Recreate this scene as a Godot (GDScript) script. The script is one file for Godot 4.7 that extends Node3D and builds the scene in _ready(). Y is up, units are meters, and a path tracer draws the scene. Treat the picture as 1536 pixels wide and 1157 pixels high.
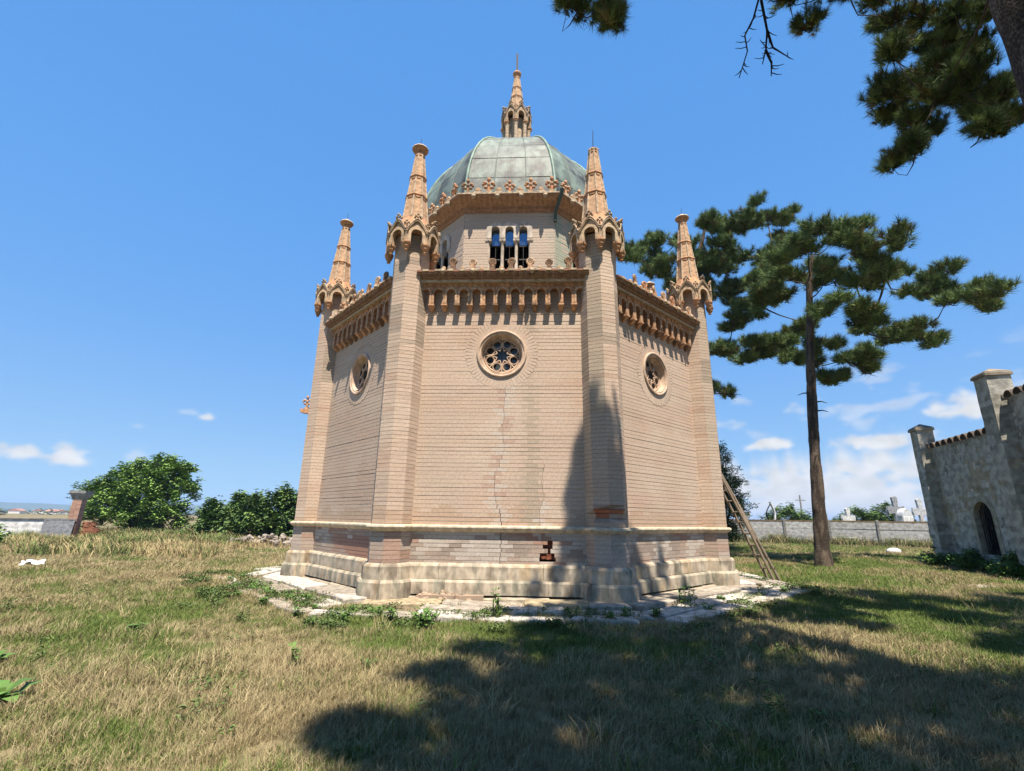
extends Node3D
# A weathered octagonal brick chapel in a dry churchyard, seen at noon.

const SUN_AZ := 13.0
const SUN_EL := 66.0
const PHI := -0.0491
const RB := 6.0
const AP := 5.5433
var rng := RandomNumberGenerator.new()
var nz := FastNoiseLite.new()
var nf := FastNoiseLite.new()
var M := {}
var used := {}
var chapel: Node3D
const WHITE := Color(1, 1, 1)

class MB:
	var v := PackedVector3Array()
	var n := PackedVector3Array()
	var c := PackedColorArray()
	func tri(a: Vector3, b: Vector3, d: Vector3, col: Color) -> void:
		var k := (b - a).cross(d - a).normalized()
		v.append(a); v.append(d); v.append(b)
		n.append(k); n.append(k); n.append(k)
		c.append(col); c.append(col); c.append(col)
	func tri_n(a: Vector3, b: Vector3, d: Vector3, na: Vector3, nb: Vector3, nd: Vector3, ca: Color, cb: Color, cd: Color) -> void:
		v.append(a); v.append(d); v.append(b)
		n.append(na); n.append(nd); n.append(nb)
		c.append(ca); c.append(cd); c.append(cb)
	func quad(a: Vector3, b: Vector3, d: Vector3, e: Vector3, col: Color) -> void:
		tri(a, b, d, col); tri(a, d, e, col)
	func mesh(mat: Material) -> ArrayMesh:
		var m := ArrayMesh.new()
		if v.is_empty():
			return m
		var arr := []
		arr.resize(Mesh.ARRAY_MAX)
		arr[Mesh.ARRAY_VERTEX] = v
		arr[Mesh.ARRAY_NORMAL] = n
		arr[Mesh.ARRAY_COLOR] = c
		m.add_surface_from_arrays(Mesh.PRIMITIVE_TRIANGLES, arr)
		m.surface_set_material(0, mat)
		return m

func put(called: String, mb, mat: Material, parent: Node) -> MeshInstance3D:
	var o := MeshInstance3D.new()
	o.name = called
	o.mesh = mb.mesh(mat) if mb is MB else mb
	parent.add_child(o, true)
	return o

func numbered(called: String) -> String:
	var k: int = used.get(called, 0)
	used[called] = k + 1
	return called if k == 0 else "%s_%03d" % [called, k]

func tag(o: Node, label: String, category: String, group := "") -> void:
	o.set_meta("label", label)
	o.set_meta("category", category)
	if group != "":
		o.set_meta("group", group)

func thing(called: String, at: Vector3, turn: float, label: String, category: String, group := "") -> Node3D:
	var o := Node3D.new()
	o.name = numbered(called)
	add_child(o)
	o.position = at
	o.rotation.y = turn
	tag(o, label, category, group)
	return o

func structure(called: String, mb, mat: Material) -> MeshInstance3D:
	var o := put(called, mb, mat, self)
	o.set_meta("kind", "structure")
	return o

func stuff(o: Node) -> void:
	o.set_meta("kind", "stuff")

# --- geometry -------------------------------------------------------------
func jit(col: Color, a: float) -> Color:
	var k := 1.0 + rng.randf_range(-a, a)
	return Color(col.r * k, col.g * k, col.b * k)

func box(mb: MB, t: Transform3D, s: Vector3, col: Color, no_back := false) -> void:
	var h := s * 0.5
	var p := []
	for i in 8:
		p.append(t * Vector3(h.x if i & 1 else -h.x, h.y if i & 2 else -h.y, h.z if i & 4 else -h.z))
	mb.quad(p[4], p[5], p[7], p[6], col)
	if not no_back:
		mb.quad(p[1], p[0], p[2], p[3], col)
	mb.quad(p[5], p[1], p[3], p[7], col)
	mb.quad(p[0], p[4], p[6], p[2], col)
	mb.quad(p[6], p[7], p[3], p[2], col)
	mb.quad(p[0], p[1], p[5], p[4], col)

func cbox(mb: MB, t: Transform3D, s: Vector3, ch: float, col: Color) -> void:
	# a box with chamfered upright and top edges
	var h := s * 0.5
	var rows := []
	for e in [[-h.y, 0.0], [h.y - ch, 0.0], [h.y, ch]]:
		var i: float = e[1]
		var x := h.x - i
		var z := h.z - i
		rows.append([Vector3(-x + ch, e[0], z), Vector3(x - ch, e[0], z), Vector3(x, e[0], z - ch), Vector3(x, e[0], -z + ch), Vector3(x - ch, e[0], -z), Vector3(-x + ch, e[0], -z), Vector3(-x, e[0], -z + ch), Vector3(-x, e[0], z - ch)])
	for r in rows:
		for k in 8:
			r[k] = t * r[k]
	grid(mb, rows, true, col, false)
	cap(mb, rows[2], col, true)
	cap(mb, rows[0], col, false)

func cap(mb: MB, ring: Array, col: Color, up: bool) -> void:
	var m := Vector3.ZERO
	for q in ring:
		m += q
	m /= ring.size()
	for k in ring.size():
		var a: Vector3 = ring[k]
		var b: Vector3 = ring[(k + 1) % ring.size()]
		if up:
			mb.tri(m, a, b, col)
		else:
			mb.tri(m, b, a, col)

# rows of points going up, columns going anticlockwise seen from the row direction
func grid(mb: MB, rows: Array, wrap: bool, col, smooth := true) -> void:
	var nr := rows.size()
	var nc: int = rows[0].size()
	var last := nc if wrap else nc - 1
	var cf: bool = col is Callable
	if not smooth:
		for i in nr - 1:
			for j in last:
				var j2 := (j + 1) % nc
				var cc: Color = col.call(i, j) if cf else col
				mb.quad(rows[i][j], rows[i][j2], rows[i + 1][j2], rows[i + 1][j], cc)
		return
	var nn := []
	for i in nr:
		var r := PackedVector3Array()
		r.resize(nc)
		nn.append(r)
	for i in nr - 1:
		for j in last:
			var j2 := (j + 1) % nc
			var k: Vector3 = (rows[i][j2] - rows[i][j]).cross(rows[i + 1][j] - rows[i][j]) + (rows[i + 1][j] - rows[i + 1][j2]).cross(rows[i][j2] - rows[i + 1][j2])
			nn[i][j] += k; nn[i][j2] += k; nn[i + 1][j] += k; nn[i + 1][j2] += k
	for i in nr:
		for j in nc:
			nn[i][j] = nn[i][j].normalized()
	for i in nr - 1:
		for j in last:
			var j2 := (j + 1) % nc
			var c0: Color = col.call(i, j) if cf else col
			var c1: Color = col.call(i, j2) if cf else col
			var c2: Color = col.call(i + 1, j2) if cf else col
			var c3: Color = col.call(i + 1, j) if cf else col
			mb.tri_n(rows[i][j], rows[i][j2], rows[i + 1][j2], nn[i][j], nn[i][j2], nn[i + 1][j2], c0, c1, c2)
			mb.tri_n(rows[i][j], rows[i + 1][j2], rows[i + 1][j], nn[i][j], nn[i + 1][j2], nn[i + 1][j], c0, c2, c3)

func lathe(mb: MB, prof: Array, sides: int, turn: float, col, smooth := true, at := Vector3.ZERO) -> void:
	var rows := []
	for p in prof:
		var r := []
		for k in sides:
			var a := turn + TAU * k / sides
			r.append(at + Vector3(sin(a) * p[0], p[1], cos(a) * p[0]))
		rows.append(r)
	grid(mb, rows, true, col, smooth)

func tube(mb: MB, pts: Array, radii: Array, sides: int, col) -> void:
	var rows := []
	var ref := Vector3(0.31, 0.1, 0.94)
	for i in pts.size():
		var t: Vector3 = (pts[mini(i + 1, pts.size() - 1)] - pts[maxi(i - 1, 0)]).normalized()
		if absf(t.dot(ref)) > 0.95:
			ref = Vector3(0.9, 0.3, 0.1)
		var a := t.cross(ref).normalized()
		var b := t.cross(a)
		var r := []
		for k in sides:
			var w := TAU * k / sides
			r.append(pts[i] + (a * cos(w) + b * sin(w)) * radii[i])
		rows.append(r)
	grid(mb, rows, true, col, true)

# a flat outline (x right, y up) given depth towards +z of t
func extrude(mb: MB, poly: PackedVector2Array, t: Transform3D, depth: float, col: Color, back := false) -> void:
	var p := poly
	if Geometry2D.is_polygon_clockwise(p):
		p = p.duplicate(); p.reverse()
	var idx := Geometry2D.triangulate_polygon(p)
	for i in range(0, idx.size(), 3):
		var a := p[idx[i]]; var b := p[idx[i + 1]]; var d := p[idx[i + 2]]
		if (b - a).cross(d - a) < 0.0:
			var s := b; b = d; d = s
		mb.tri(t * Vector3(a.x, a.y, depth), t * Vector3(b.x, b.y, depth), t * Vector3(d.x, d.y, depth), col)
		if back:
			mb.tri(t * Vector3(a.x, a.y, 0), t * Vector3(d.x, d.y, 0), t * Vector3(b.x, b.y, 0), col)
	for i in p.size():
		var a := p[i]; var b := p[(i + 1) % p.size()]
		mb.quad(t * Vector3(a.x, a.y, 0), t * Vector3(b.x, b.y, 0), t * Vector3(b.x, b.y, depth), t * Vector3(a.x, a.y, depth), col)

func ball(mb: MB, at: Vector3, r: Vector3, col: Color, su := 8, sv := 5) -> void:
	var rows := []
	for i in sv + 1:
		var w := -PI / 2 + PI * i / sv
		var row := []
		for k in su:
			var a := TAU * k / su
			row.append(at + Vector3(sin(a) * cos(w) * r.x, sin(w) * r.y, cos(a) * cos(w) * r.z))
		rows.append(row)
	grid(mb, rows, true, col, true)

func rock(mb: MB, r: Vector3, col: Color) -> void:
	# a broken stone: a box with knocked corners and an uneven middle
	var rows := []
	for e in [[-1.0, 0.6], [-0.3, 1.0], [0.4, 0.9], [1.0, 0.5]]:
		var row := []
		for k in 6:
			var a := TAU * k / 6 + 0.3
			row.append(Vector3(sin(a) * r.x * e[1] * rng.randf_range(0.75, 1.2), e[0] * r.y + rng.randf_range(-0.15, 0.15) * r.y, cos(a) * r.z * e[1] * rng.randf_range(0.75, 1.2)))
		rows.append(row)
	grid(mb, rows, true, col, false)
	cap(mb, rows[3], col, true)
	cap(mb, rows[0], col, false)

func ring(mb: MB, t: Transform3D, rad: float, rr: float, sides: int, col: Color, a0 := 0.0, a1 := TAU, seg := 6) -> void:
	var pts := []
	var rad_l := []
	for k in sides + 1:
		var a := a0 + (a1 - a0) * k / sides
		pts.append(t * Vector3(cos(a) * rad, sin(a) * rad, 0))
		rad_l.append(rr)
	tube(mb, pts, rad_l, seg, col)

func face(az_deg: float, out: float, y := 0.0) -> Transform3D:
	# a frame on a side of the chapel: x along the wall to the right, y up, z outwards
	var b := Basis(Vector3.UP, deg_to_rad(az_deg))
	return Transform3D(b, b * Vector3(0, y, out))

# --- materials --------------------------------------------------------------
func noise_img(size: int, freq: float, octaves: int, sd: int, lo: float, hi: float, kind := FastNoiseLite.TYPE_SIMPLEX_SMOOTH) -> Image:
	var f := FastNoiseLite.new()
	f.noise_type = kind
	f.seed = sd
	f.frequency = freq
	f.fractal_octaves = octaves
	var im := f.get_seamless_image(size, size)
	im.convert(Image.FORMAT_L8)
	var d := im.get_data()
	for i in d.size():
		d[i] = int(clampf(lo + (hi - lo) * d[i] / 255.0, 0, 1) * 255.0)
	return Image.create_from_data(size, size, false, Image.FORMAT_L8, d)

func tex(im: Image) -> ImageTexture:
	var q := im.duplicate()
	q.convert(Image.FORMAT_RGB8)
	q.generate_mipmaps()
	return ImageTexture.create_from_image(q)

func bump(im: Image, k: float) -> ImageTexture:
	var q := im.duplicate()
	q.convert(Image.FORMAT_RGBA8)
	q.bump_map_to_normal_map(k)
	q.generate_mipmaps()
	return ImageTexture.create_from_image(q)

func smat(rough: float, t: Texture2D = null, scale := Vector3.ONE, nrm: Texture2D = null, nstr := 0.6, world := true) -> StandardMaterial3D:
	var m := StandardMaterial3D.new()
	m.vertex_color_use_as_albedo = true
	m.roughness = rough
	m.metallic_specular = 0.3
	if t:
		m.albedo_texture = t
		m.uv1_triplanar = true
		m.uv1_world_triplanar = world
		m.uv1_scale = scale
	if nrm:
		m.normal_enabled = true
		m.normal_texture = nrm
		m.normal_scale = nstr
	return m

func make_materials() -> void:
	var grain := noise_img(512, 0.035, 5, 3, 0.84, 1.0)
	var blot := noise_img(512, 0.012, 5, 8, 0.66, 1.12)
	var fine := noise_img(512, 0.11, 4, 21, 0.7, 1.08)
	var cell := noise_img(512, 0.05, 3, 5, 0.2, 1.0, FastNoiseLite.TYPE_CELLULAR)
	var tg := tex(grain); var tb := tex(blot); var tf := tex(fine)
	var bg := bump(noise_img(512, 0.035, 5, 3, 0.2, 1.0), 4.0); var bf := bump(noise_img(512, 0.11, 4, 21, 0.2, 1.0), 3.0); var bc := bump(cell, 8.0)
	M.brick = smat(0.92, tg, Vector3(0.9, 0.9, 0.9), bf, 0.5)
	M.terracotta = smat(0.85, tb, Vector3(1.3, 1.3, 1.3), bg, 0.6)
	M.stone = smat(0.9, tb, Vector3(0.8, 0.45, 0.8), bf, 0.5)
	M.slab = smat(0.9, tb, Vector3(0.8, 0.8, 0.8), bg, 0.8)
	M.plaster = smat(0.9, tb, Vector3(0.45, 0.45, 0.45), bg, 0.6)
	M.concrete = smat(0.9, tb, Vector3(0.6, 0.6, 0.6), bf, 0.5)
	M.ground = smat(1.0, tf, Vector3(1.3, 1.3, 1.3), bf, 1.0)
	M.bark = smat(0.95, tex(cell), Vector3(2.2, 0.9, 2.2), bc, 1.2)
	M.wood = smat(0.85, tg, Vector3(3.0, 0.6, 3.0), bg, 0.7)
	M.rubble = smat(0.95, tf, Vector3(2, 2, 2), bg, 1.0)
	M.plain = smat(0.9)
	M.copper = smat(0.6, tb, Vector3(0.55, 0.28, 0.55), bg, 0.3)
	M.copper.metallic = 0.0
	M.copper.metallic_specular = 0.45
	M.iron = smat(0.6, tf, Vector3(3, 3, 3))
	M.metal_roof = smat(0.55, tb, Vector3(0.7, 0.7, 0.7))
	M.needle = smat(0.75)
	M.needle.backlight = Color(0.06, 0.08, 0.02)
	M.leaf = smat(0.6)
	M.leaf.backlight = Color(0.22, 0.28, 0.06)
	M.grass = smat(0.85)
	M.grass.backlight = Color(0.2, 0.2, 0.08)
	M.glass = StandardMaterial3D.new()
	M.glass.albedo_color = Color(0.42, 0.5, 0.58)
	M.glass.metallic = 0.85
	M.glass.roughness = 0.12
	M.dark = smat(1.0)
	M.pane = StandardMaterial3D.new()
	M.pane.albedo_color = Color(0.55, 0.6, 0.6, 0.18)
	M.pane.transparency = BaseMaterial3D.TRANSPARENCY_ALPHA
	M.pane.roughness = 0.06

# --- camera, sky, sun ---------------------------------------------------------
func cloud_at(az: float, el: float) -> float:
	# az: degrees right of the view, el: degrees above the horizon
	var n1 := nf.get_noise_2d(az * 2.2, el * 5.5)
	var n2 := nf.get_noise_2d(az * 7.0 + 300.0, el * 13.0)
	var d := 0.0
	# the bank low on the right, flat based and going on around
	var right := smoothstep(12.0, 24.0, az) if az < 100.0 else 1.0 - smoothstep(100.0, 160.0, az)
	var top := 7.8 + 1.6 * nz.get_noise_1d(az * 3.0) + 1.8 * nz.get_noise_1d(az * 11.0 + 90.0)
	d = maxf(d, right * smoothstep(0.0, 3.2, top - el) * smoothstep(-0.55, 0.3, n1 + 0.6 * n2 + 0.42) * 0.95)
	# thin streaks above it
	d = maxf(d, right * 0.4 * smoothstep(0.2, 0.65, n1 * 1.3 + 0.3 * n2) * smoothstep(7.0, 10.0, el) * (1.0 - smoothstep(12.0, 17.0, el)))
	for q in [[-45.4, 4.6, 2.0, 0.75], [-42.2, 4.6, 1.4, 1.05], [-32.7, 9.4, 0.8, 0.42], [-34.4, 9.7, 1.3, 0.3], [-37.9, 5.1, 1.2, 0.8], [-37.9, 7.9, 0.6, 0.22], [39.2, 14.0, 0.8, 0.35], [28.4, 7.9, 2.3, 0.75], [44.8, 9.8, 2.6, 1.4], [38.0, 7.4, 4.0, 0.9], [-55.0, 7.5, 3.0, 1.2], [-72.0, 9.0, 4.0, 1.2]]:
		var dx: float = (az - q[0]) / q[2]
		var dy: float = (el - q[1]) / q[3]
		if dy < 0.0:
			dy *= 1.6
		var r := sqrt(dx * dx + dy * dy) + 0.75 * n2 + 0.35 * n1
		var amp := 0.95
		if q[0] == -34.4 or q[0] == 39.2 or absf(q[0] + 37.9) < 0.1:
			amp = 0.35
		d = maxf(d, amp * (1.0 - smoothstep(0.45, 1.25, r)))
	return clampf(d, 0.0, 1.0)

func setup_view() -> void:
	var cam := Camera3D.new()
	cam.name = "camera"
	cam.fov = rad_to_deg(2.0 * atan(578.5 / 722.4))
	cam.near = 0.05
	cam.far = 20000.0
	cam.position = Vector3(0, 1.62, 0)
	cam.rotation = Vector3(0.2702, 0.0, 0.0149)
	add_child(cam)
	cam.current = true

	var w := 2048
	var h := 1024
	var data := PackedFloat32Array()
	data.resize(w * h * 3)
	var zen := Vector3(0.050, 0.158, 0.38)
	var mid := Vector3(0.069, 0.193, 0.43)
	var hor := Vector3(0.235, 0.365, 0.472)
	for y in h:
		var el := 90.0 - 180.0 * (y + 0.5) / h
		var c: Vector3
		if el > 0.0:
			var t := pow(1.0 - sin(deg_to_rad(el)), 1.0)
			c = zen.lerp(mid, smoothstep(0.0, 0.85, t))
			c = c.lerp(hor, pow(t, 5.5))
		else:
			c = Vector3(0.11, 0.10, 0.065)
		for x in w:
			var k := c
			if el > 0.0 and el < 20.0:
				var az := wrapf(360.0 * (x + 0.5) / w, -180.0, 180.0)
				var d := cloud_at(az, el)
				if d > 0.0:
					var lit := 0.86 + 0.16 * nf.get_noise_2d(az * 6.0 + 40.0, el * 10.0 - 18.0)
					k = c.lerp(Vector3(0.475, 0.478, 0.482) * lit, d)
			var i := (y * w + x) * 3
			data[i] = k.x; data[i + 1] = k.y; data[i + 2] = k.z
	var im := Image.create_from_data(w, h, false, Image.FORMAT_RGBF, data.to_byte_array())
	var pm := PanoramaSkyMaterial.new()
	pm.panorama = ImageTexture.create_from_image(im)
	var sky := Sky.new()
	sky.sky_material = pm
	var env := Environment.new()
	env.background_mode = Environment.BG_SKY
	env.sky = sky
	env.tonemap_mode = Environment.TONE_MAPPER_LINEAR
	env.tonemap_exposure = 2.1
	env.fog_enabled = true
	env.fog_density = 0.00026
	env.fog_light_color = Color(0.72, 0.84, 1.0)
	env.sdfgi_enabled = true
	env.ssao_enabled = true
	env.ssil_enabled = true
	var we := WorldEnvironment.new()
	we.name = "world_environment"
	we.environment = env
	add_child(we)

	var sun := DirectionalLight3D.new()
	sun.name = "sun"
	sun.light_energy = 1.6
	sun.light_color = Color(1.0, 0.955, 0.89)
	sun.light_angular_distance = 0.5
	sun.shadow_enabled = true
	sun.rotation = Vector3(deg_to_rad(-SUN_EL), deg_to_rad(SUN_AZ), 0)
	add_child(sun)

# --- the chapel ---------------------------------------------------------------
const BRICK := Color(0.595, 0.452, 0.345)
const TERRA := Color(0.57, 0.315, 0.175)
const CREAM := Color(0.56, 0.435, 0.30)
const STONE := Color(0.46, 0.39, 0.295)

func wall_col(x: float, y: float, sd: float) -> Color:
	var c := BRICK
	var a := nz.get_noise_3d(x * 9.0, y * 30.0, sd)
	var b := nz.get_noise_3d(x * 14.0 + 50.0, y * 14.0, sd + 7.0)
	c = c.lerp(Color(0.56, 0.385, 0.28), clampf(a * 1.2, 0.0, 0.6))
	c = c.lerp(Color(0.51, 0.415, 0.325), clampf(b * 1.1, 0.0, 0.5))
	c = c.lerp(Color(0.63, 0.52, 0.41), clampf(-b * 1.1, 0.0, 0.5))
	if y < 1.95:      # damp orange stain with a ragged edge
		var e := nz.get_noise_2d(x * 24.0, sd * 3.0) * 0.35 + nz.get_noise_2d(x * 60.0, y * 60.0) * 0.2
		if y < 1.72 + e:
			c = c.lerp(Color(0.47, 0.31, 0.20), 0.4)
	if absf(y - 4.63) < 0.06 or absf(y - 3.9) < 0.05 or absf(y - 5.95) < 0.05:
		c = c.lerp(Color(0.48, 0.30, 0.22), 0.4 * clampf(0.5 + 2.0 * nz.get_noise_2d(x * 12.0, y * 3.0), 0.0, 1.0))
	# rain streaks below the cornice
	var s := nz.get_noise_3d(x * 55.0, y * 2.0, sd + 31.0)
	if s > 0.22 and nz.get_noise_2d(x * 16.0, sd) > 0.05:
		c = c.lerp(Color(0.36, 0.31, 0.23), clampf((s - 0.22) * 2.5, 0.0, 0.5))
	return jit(c, 0.025)

func dado_col(x: float, y: float, sd: float) -> Color:
	var a := nz.get_noise_3d(x * 10.0, y * 42.0, sd + 90.0) + 0.35 * nz.get_noise_3d(x * 70.0, y * 90.0, sd)
	var b := nz.get_noise_3d(x * 17.0 + 80.0, y * 19.0, sd + 60.0) + 0.45 * nz.get_noise_3d(x * 80.0, y * 80.0, sd)
	var c := Color(0.44, 0.34, 0.27)
	c = c.lerp(Color(0.40, 0.215, 0.15), smoothstep(-0.08, 0.18, a) * 0.85)
	c = c.lerp(Color(0.29, 0.24, 0.20), smoothstep(0.1, 0.4, -a) * 0.6)
	c = c.lerp(Color(0.57, 0.505, 0.43), smoothstep(0.02, 0.22, b) * 0.85)
	return jit(c, 0.045)

func subtract(segs: Array, cut: Array) -> Array:
	var out := []
	for s in segs:
		if cut[1] <= s[0] or cut[0] >= s[1]:
			out.append(s)
			continue
		if cut[0] > s[0]:
			out.append([s[0], cut[0]])
		if cut[1] < s[1]:
			out.append([cut[1], s[1]])
	return out

# laid bricks standing proud of a recessed mortar bed; x0..x1, y0..y1 in the frame t
func brick_wall(mb: MB, t: Transform3D, w: float, y0: float, y1: float, course: float, holes: Callable, cracks: Callable, colf: Callable, proud := 0.012) -> void:
	var n := int(round((y1 - y0) / course))
	var ch := (y1 - y0) / n
	var blen := 0.27
	var mortar := Color(0.46, 0.36, 0.28)
	for j in n:
		var a := y0 + ch * j
		var m := a + ch * 0.5
		var hs: Array = holes.call(m)
		var cs: Array = cracks.call(m)
		var core := [[-w / 2, w / 2]]
		for h in hs:
			core = subtract(core, h)
		for h in cs:
			core = subtract(core, h)
		for s in core:
			mb.quad(t * Vector3(s[0], a, 0), t * Vector3(s[1], a, 0), t * Vector3(s[1], a + ch, 0), t * Vector3(s[0], a + ch, 0), mortar)
		var jt := rng.randf_range(0.004, 0.009) + (0.006 if rng.randf() < 0.25 else 0.0)
		var shift := (blen / 2 if j % 2 else 0.0) + rng.randf_range(-0.03, 0.03)
		var x := -w / 2 - shift
		var prow := proud + rng.randf_range(-0.003, 0.003)
		while x < w / 2:
			var segs := [[maxf(x, -w / 2), minf(x + blen - 0.0006, w / 2)]]
			for h in hs:
				segs = subtract(segs, h)
			for h in cs:
				segs = subtract(segs, h)
			for s in segs:
				if s[1] - s[0] > 0.012:
					var c: Color = colf.call((s[0] + s[1]) / 2, m)
					var pr := prow + rng.randf_range(-0.001, 0.001)
					box(mb, t * Transform3D(Basis.IDENTITY, Vector3((s[0] + s[1]) / 2, a + (ch - jt) / 2, pr / 2)), Vector3(s[1] - s[0], ch - jt, pr), c, true)
			x += blen

func none(_y: float) -> Array:
	return []

const ROSE_Y := 5.33
func rose_hole(y: float) -> Array:
	var d := absf(y - ROSE_Y)
	if d < 0.57:
		var h := sqrt(0.57 * 0.57 - d * d)
		return [[-h, h]]
	return []

func crack_path(y: float, pts: Array) -> float:
	for i in pts.size() - 1:
		if y <= pts[i][1] and y >= pts[i + 1][1]:
			var k: float = (y - pts[i][1]) / (pts[i + 1][1] - pts[i][1])
			return lerpf(pts[i][0], pts[i + 1][0], k)
	return 99.0

const CRACK_A := [[0.10, 4.60], [0.10, 4.2], [0.06, 3.75], [0.05, 3.5], [0.11, 3.2], [0.0, 2.75], [-0.10, 2.55], [-0.09, 2.1], [-0.05, 1.9], [0.04, 1.75], [0.06, 1.47], [0.06, 0.71]]
const CRACK_B := [[0.98, 2.75], [0.93, 2.4], [0.97, 2.1], [0.88, 1.8], [0.88, 1.47], [0.92, 1.2], [1.0, 0.9]]
const CRACK_L := [[-0.02, 4.5], [0.0, 3.2], [-0.1, 2.2], [-0.12, 1.9]]
func front_cracks(y: float) -> Array:
	var out := []
	var k := rng.randf_range(-0.016, 0.016)
	var a := crack_path(y, CRACK_A)
	if a < 9.0:
		out.append([a + k, a + k + (0.006 if y > 1.9 else 0.013)])
	var b := crack_path(y, CRACK_B)
	if b < 9.0:
		out.append([b + k, b + k + 0.006])
	return out

func left_cracks(y: float) -> Array:
	var a := crack_path(y, CRACK_L)
	var out := [[1.80, 1.822]] if y < 5.6 else []
	if a < 9.0:
		out.append([a, a + 0.004])
	return out

func front_col(x: float, y: float) -> Color:
	var c := wall_col(x, y, 0.0)
	var a := crack_path(y, CRACK_A)
	if a < 9.0 and absf(x - a) < 0.14:
		c = c.lerp(Color(0.60, 0.53, 0.46) if rng.randf() < (0.9 if y < 2.0 else 0.6) else Color(0.47, 0.30, 0.23), 0.55)
	if y < 2.0 and absf(x - 0.92) < 0.14 and rng.randf() < 0.6:
		c = c.lerp(Color(0.62, 0.56, 0.49), 0.6)
	return c

func dado_hole(y: float) -> Array:
	# bricks fallen out of the front, right of the middle
	if y > 0.80 and y < 1.22:
		var k := (1.22 - y) * 0.28
		return [[0.93 - k * 0.5, 1.10 + k]] if y < 0.95 else [[1.0 + 0.05 * sin(y * 40.0), 1.12 + 0.04 * sin(y * 61.0)]]
	return []

func arch_poly(w: float, y0: float, top: float, a: float, spring: float, n := 10) -> PackedVector2Array:
	var p := PackedVector2Array([Vector2(-w / 2, top), Vector2(-w / 2, y0), Vector2(-a, y0)])
	for i in n + 1:
		var t := PI - PI * i / n
		p.append(Vector2(cos(t) * a, spring + sin(t) * a))
	p.append(Vector2(a, y0)); p.append(Vector2(w / 2, y0)); p.append(Vector2(w / 2, top))
	return p

func arc_band(a: float, b: float, spring: float, leg: float, n := 10) -> PackedVector2Array:
	var p := PackedVector2Array([Vector2(-b, spring - leg)])
	for i in n + 1:
		var t := PI - PI * i / n
		p.append(Vector2(cos(t) * b, spring + sin(t) * b))
	p.append(Vector2(b, spring - leg)); p.append(Vector2(a, spring - leg))
	for i in n + 1:
		var t := PI * i / n
		p.append(Vector2(cos(t) * a, spring + sin(t) * a))
	p.append(Vector2(-a, spring - leg))
	return p

func place(o: Node3D, t: Transform3D) -> Node3D:
	o.transform = t
	return o

func copy(o: Node, parent: Node, t: Transform3D) -> Node3D:
	var c: Node3D = o.duplicate()
	c.name = String(o.name)
	parent.add_child(c, true)
	c.transform = t
	return c

var SH := {}     # shared meshes

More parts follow.
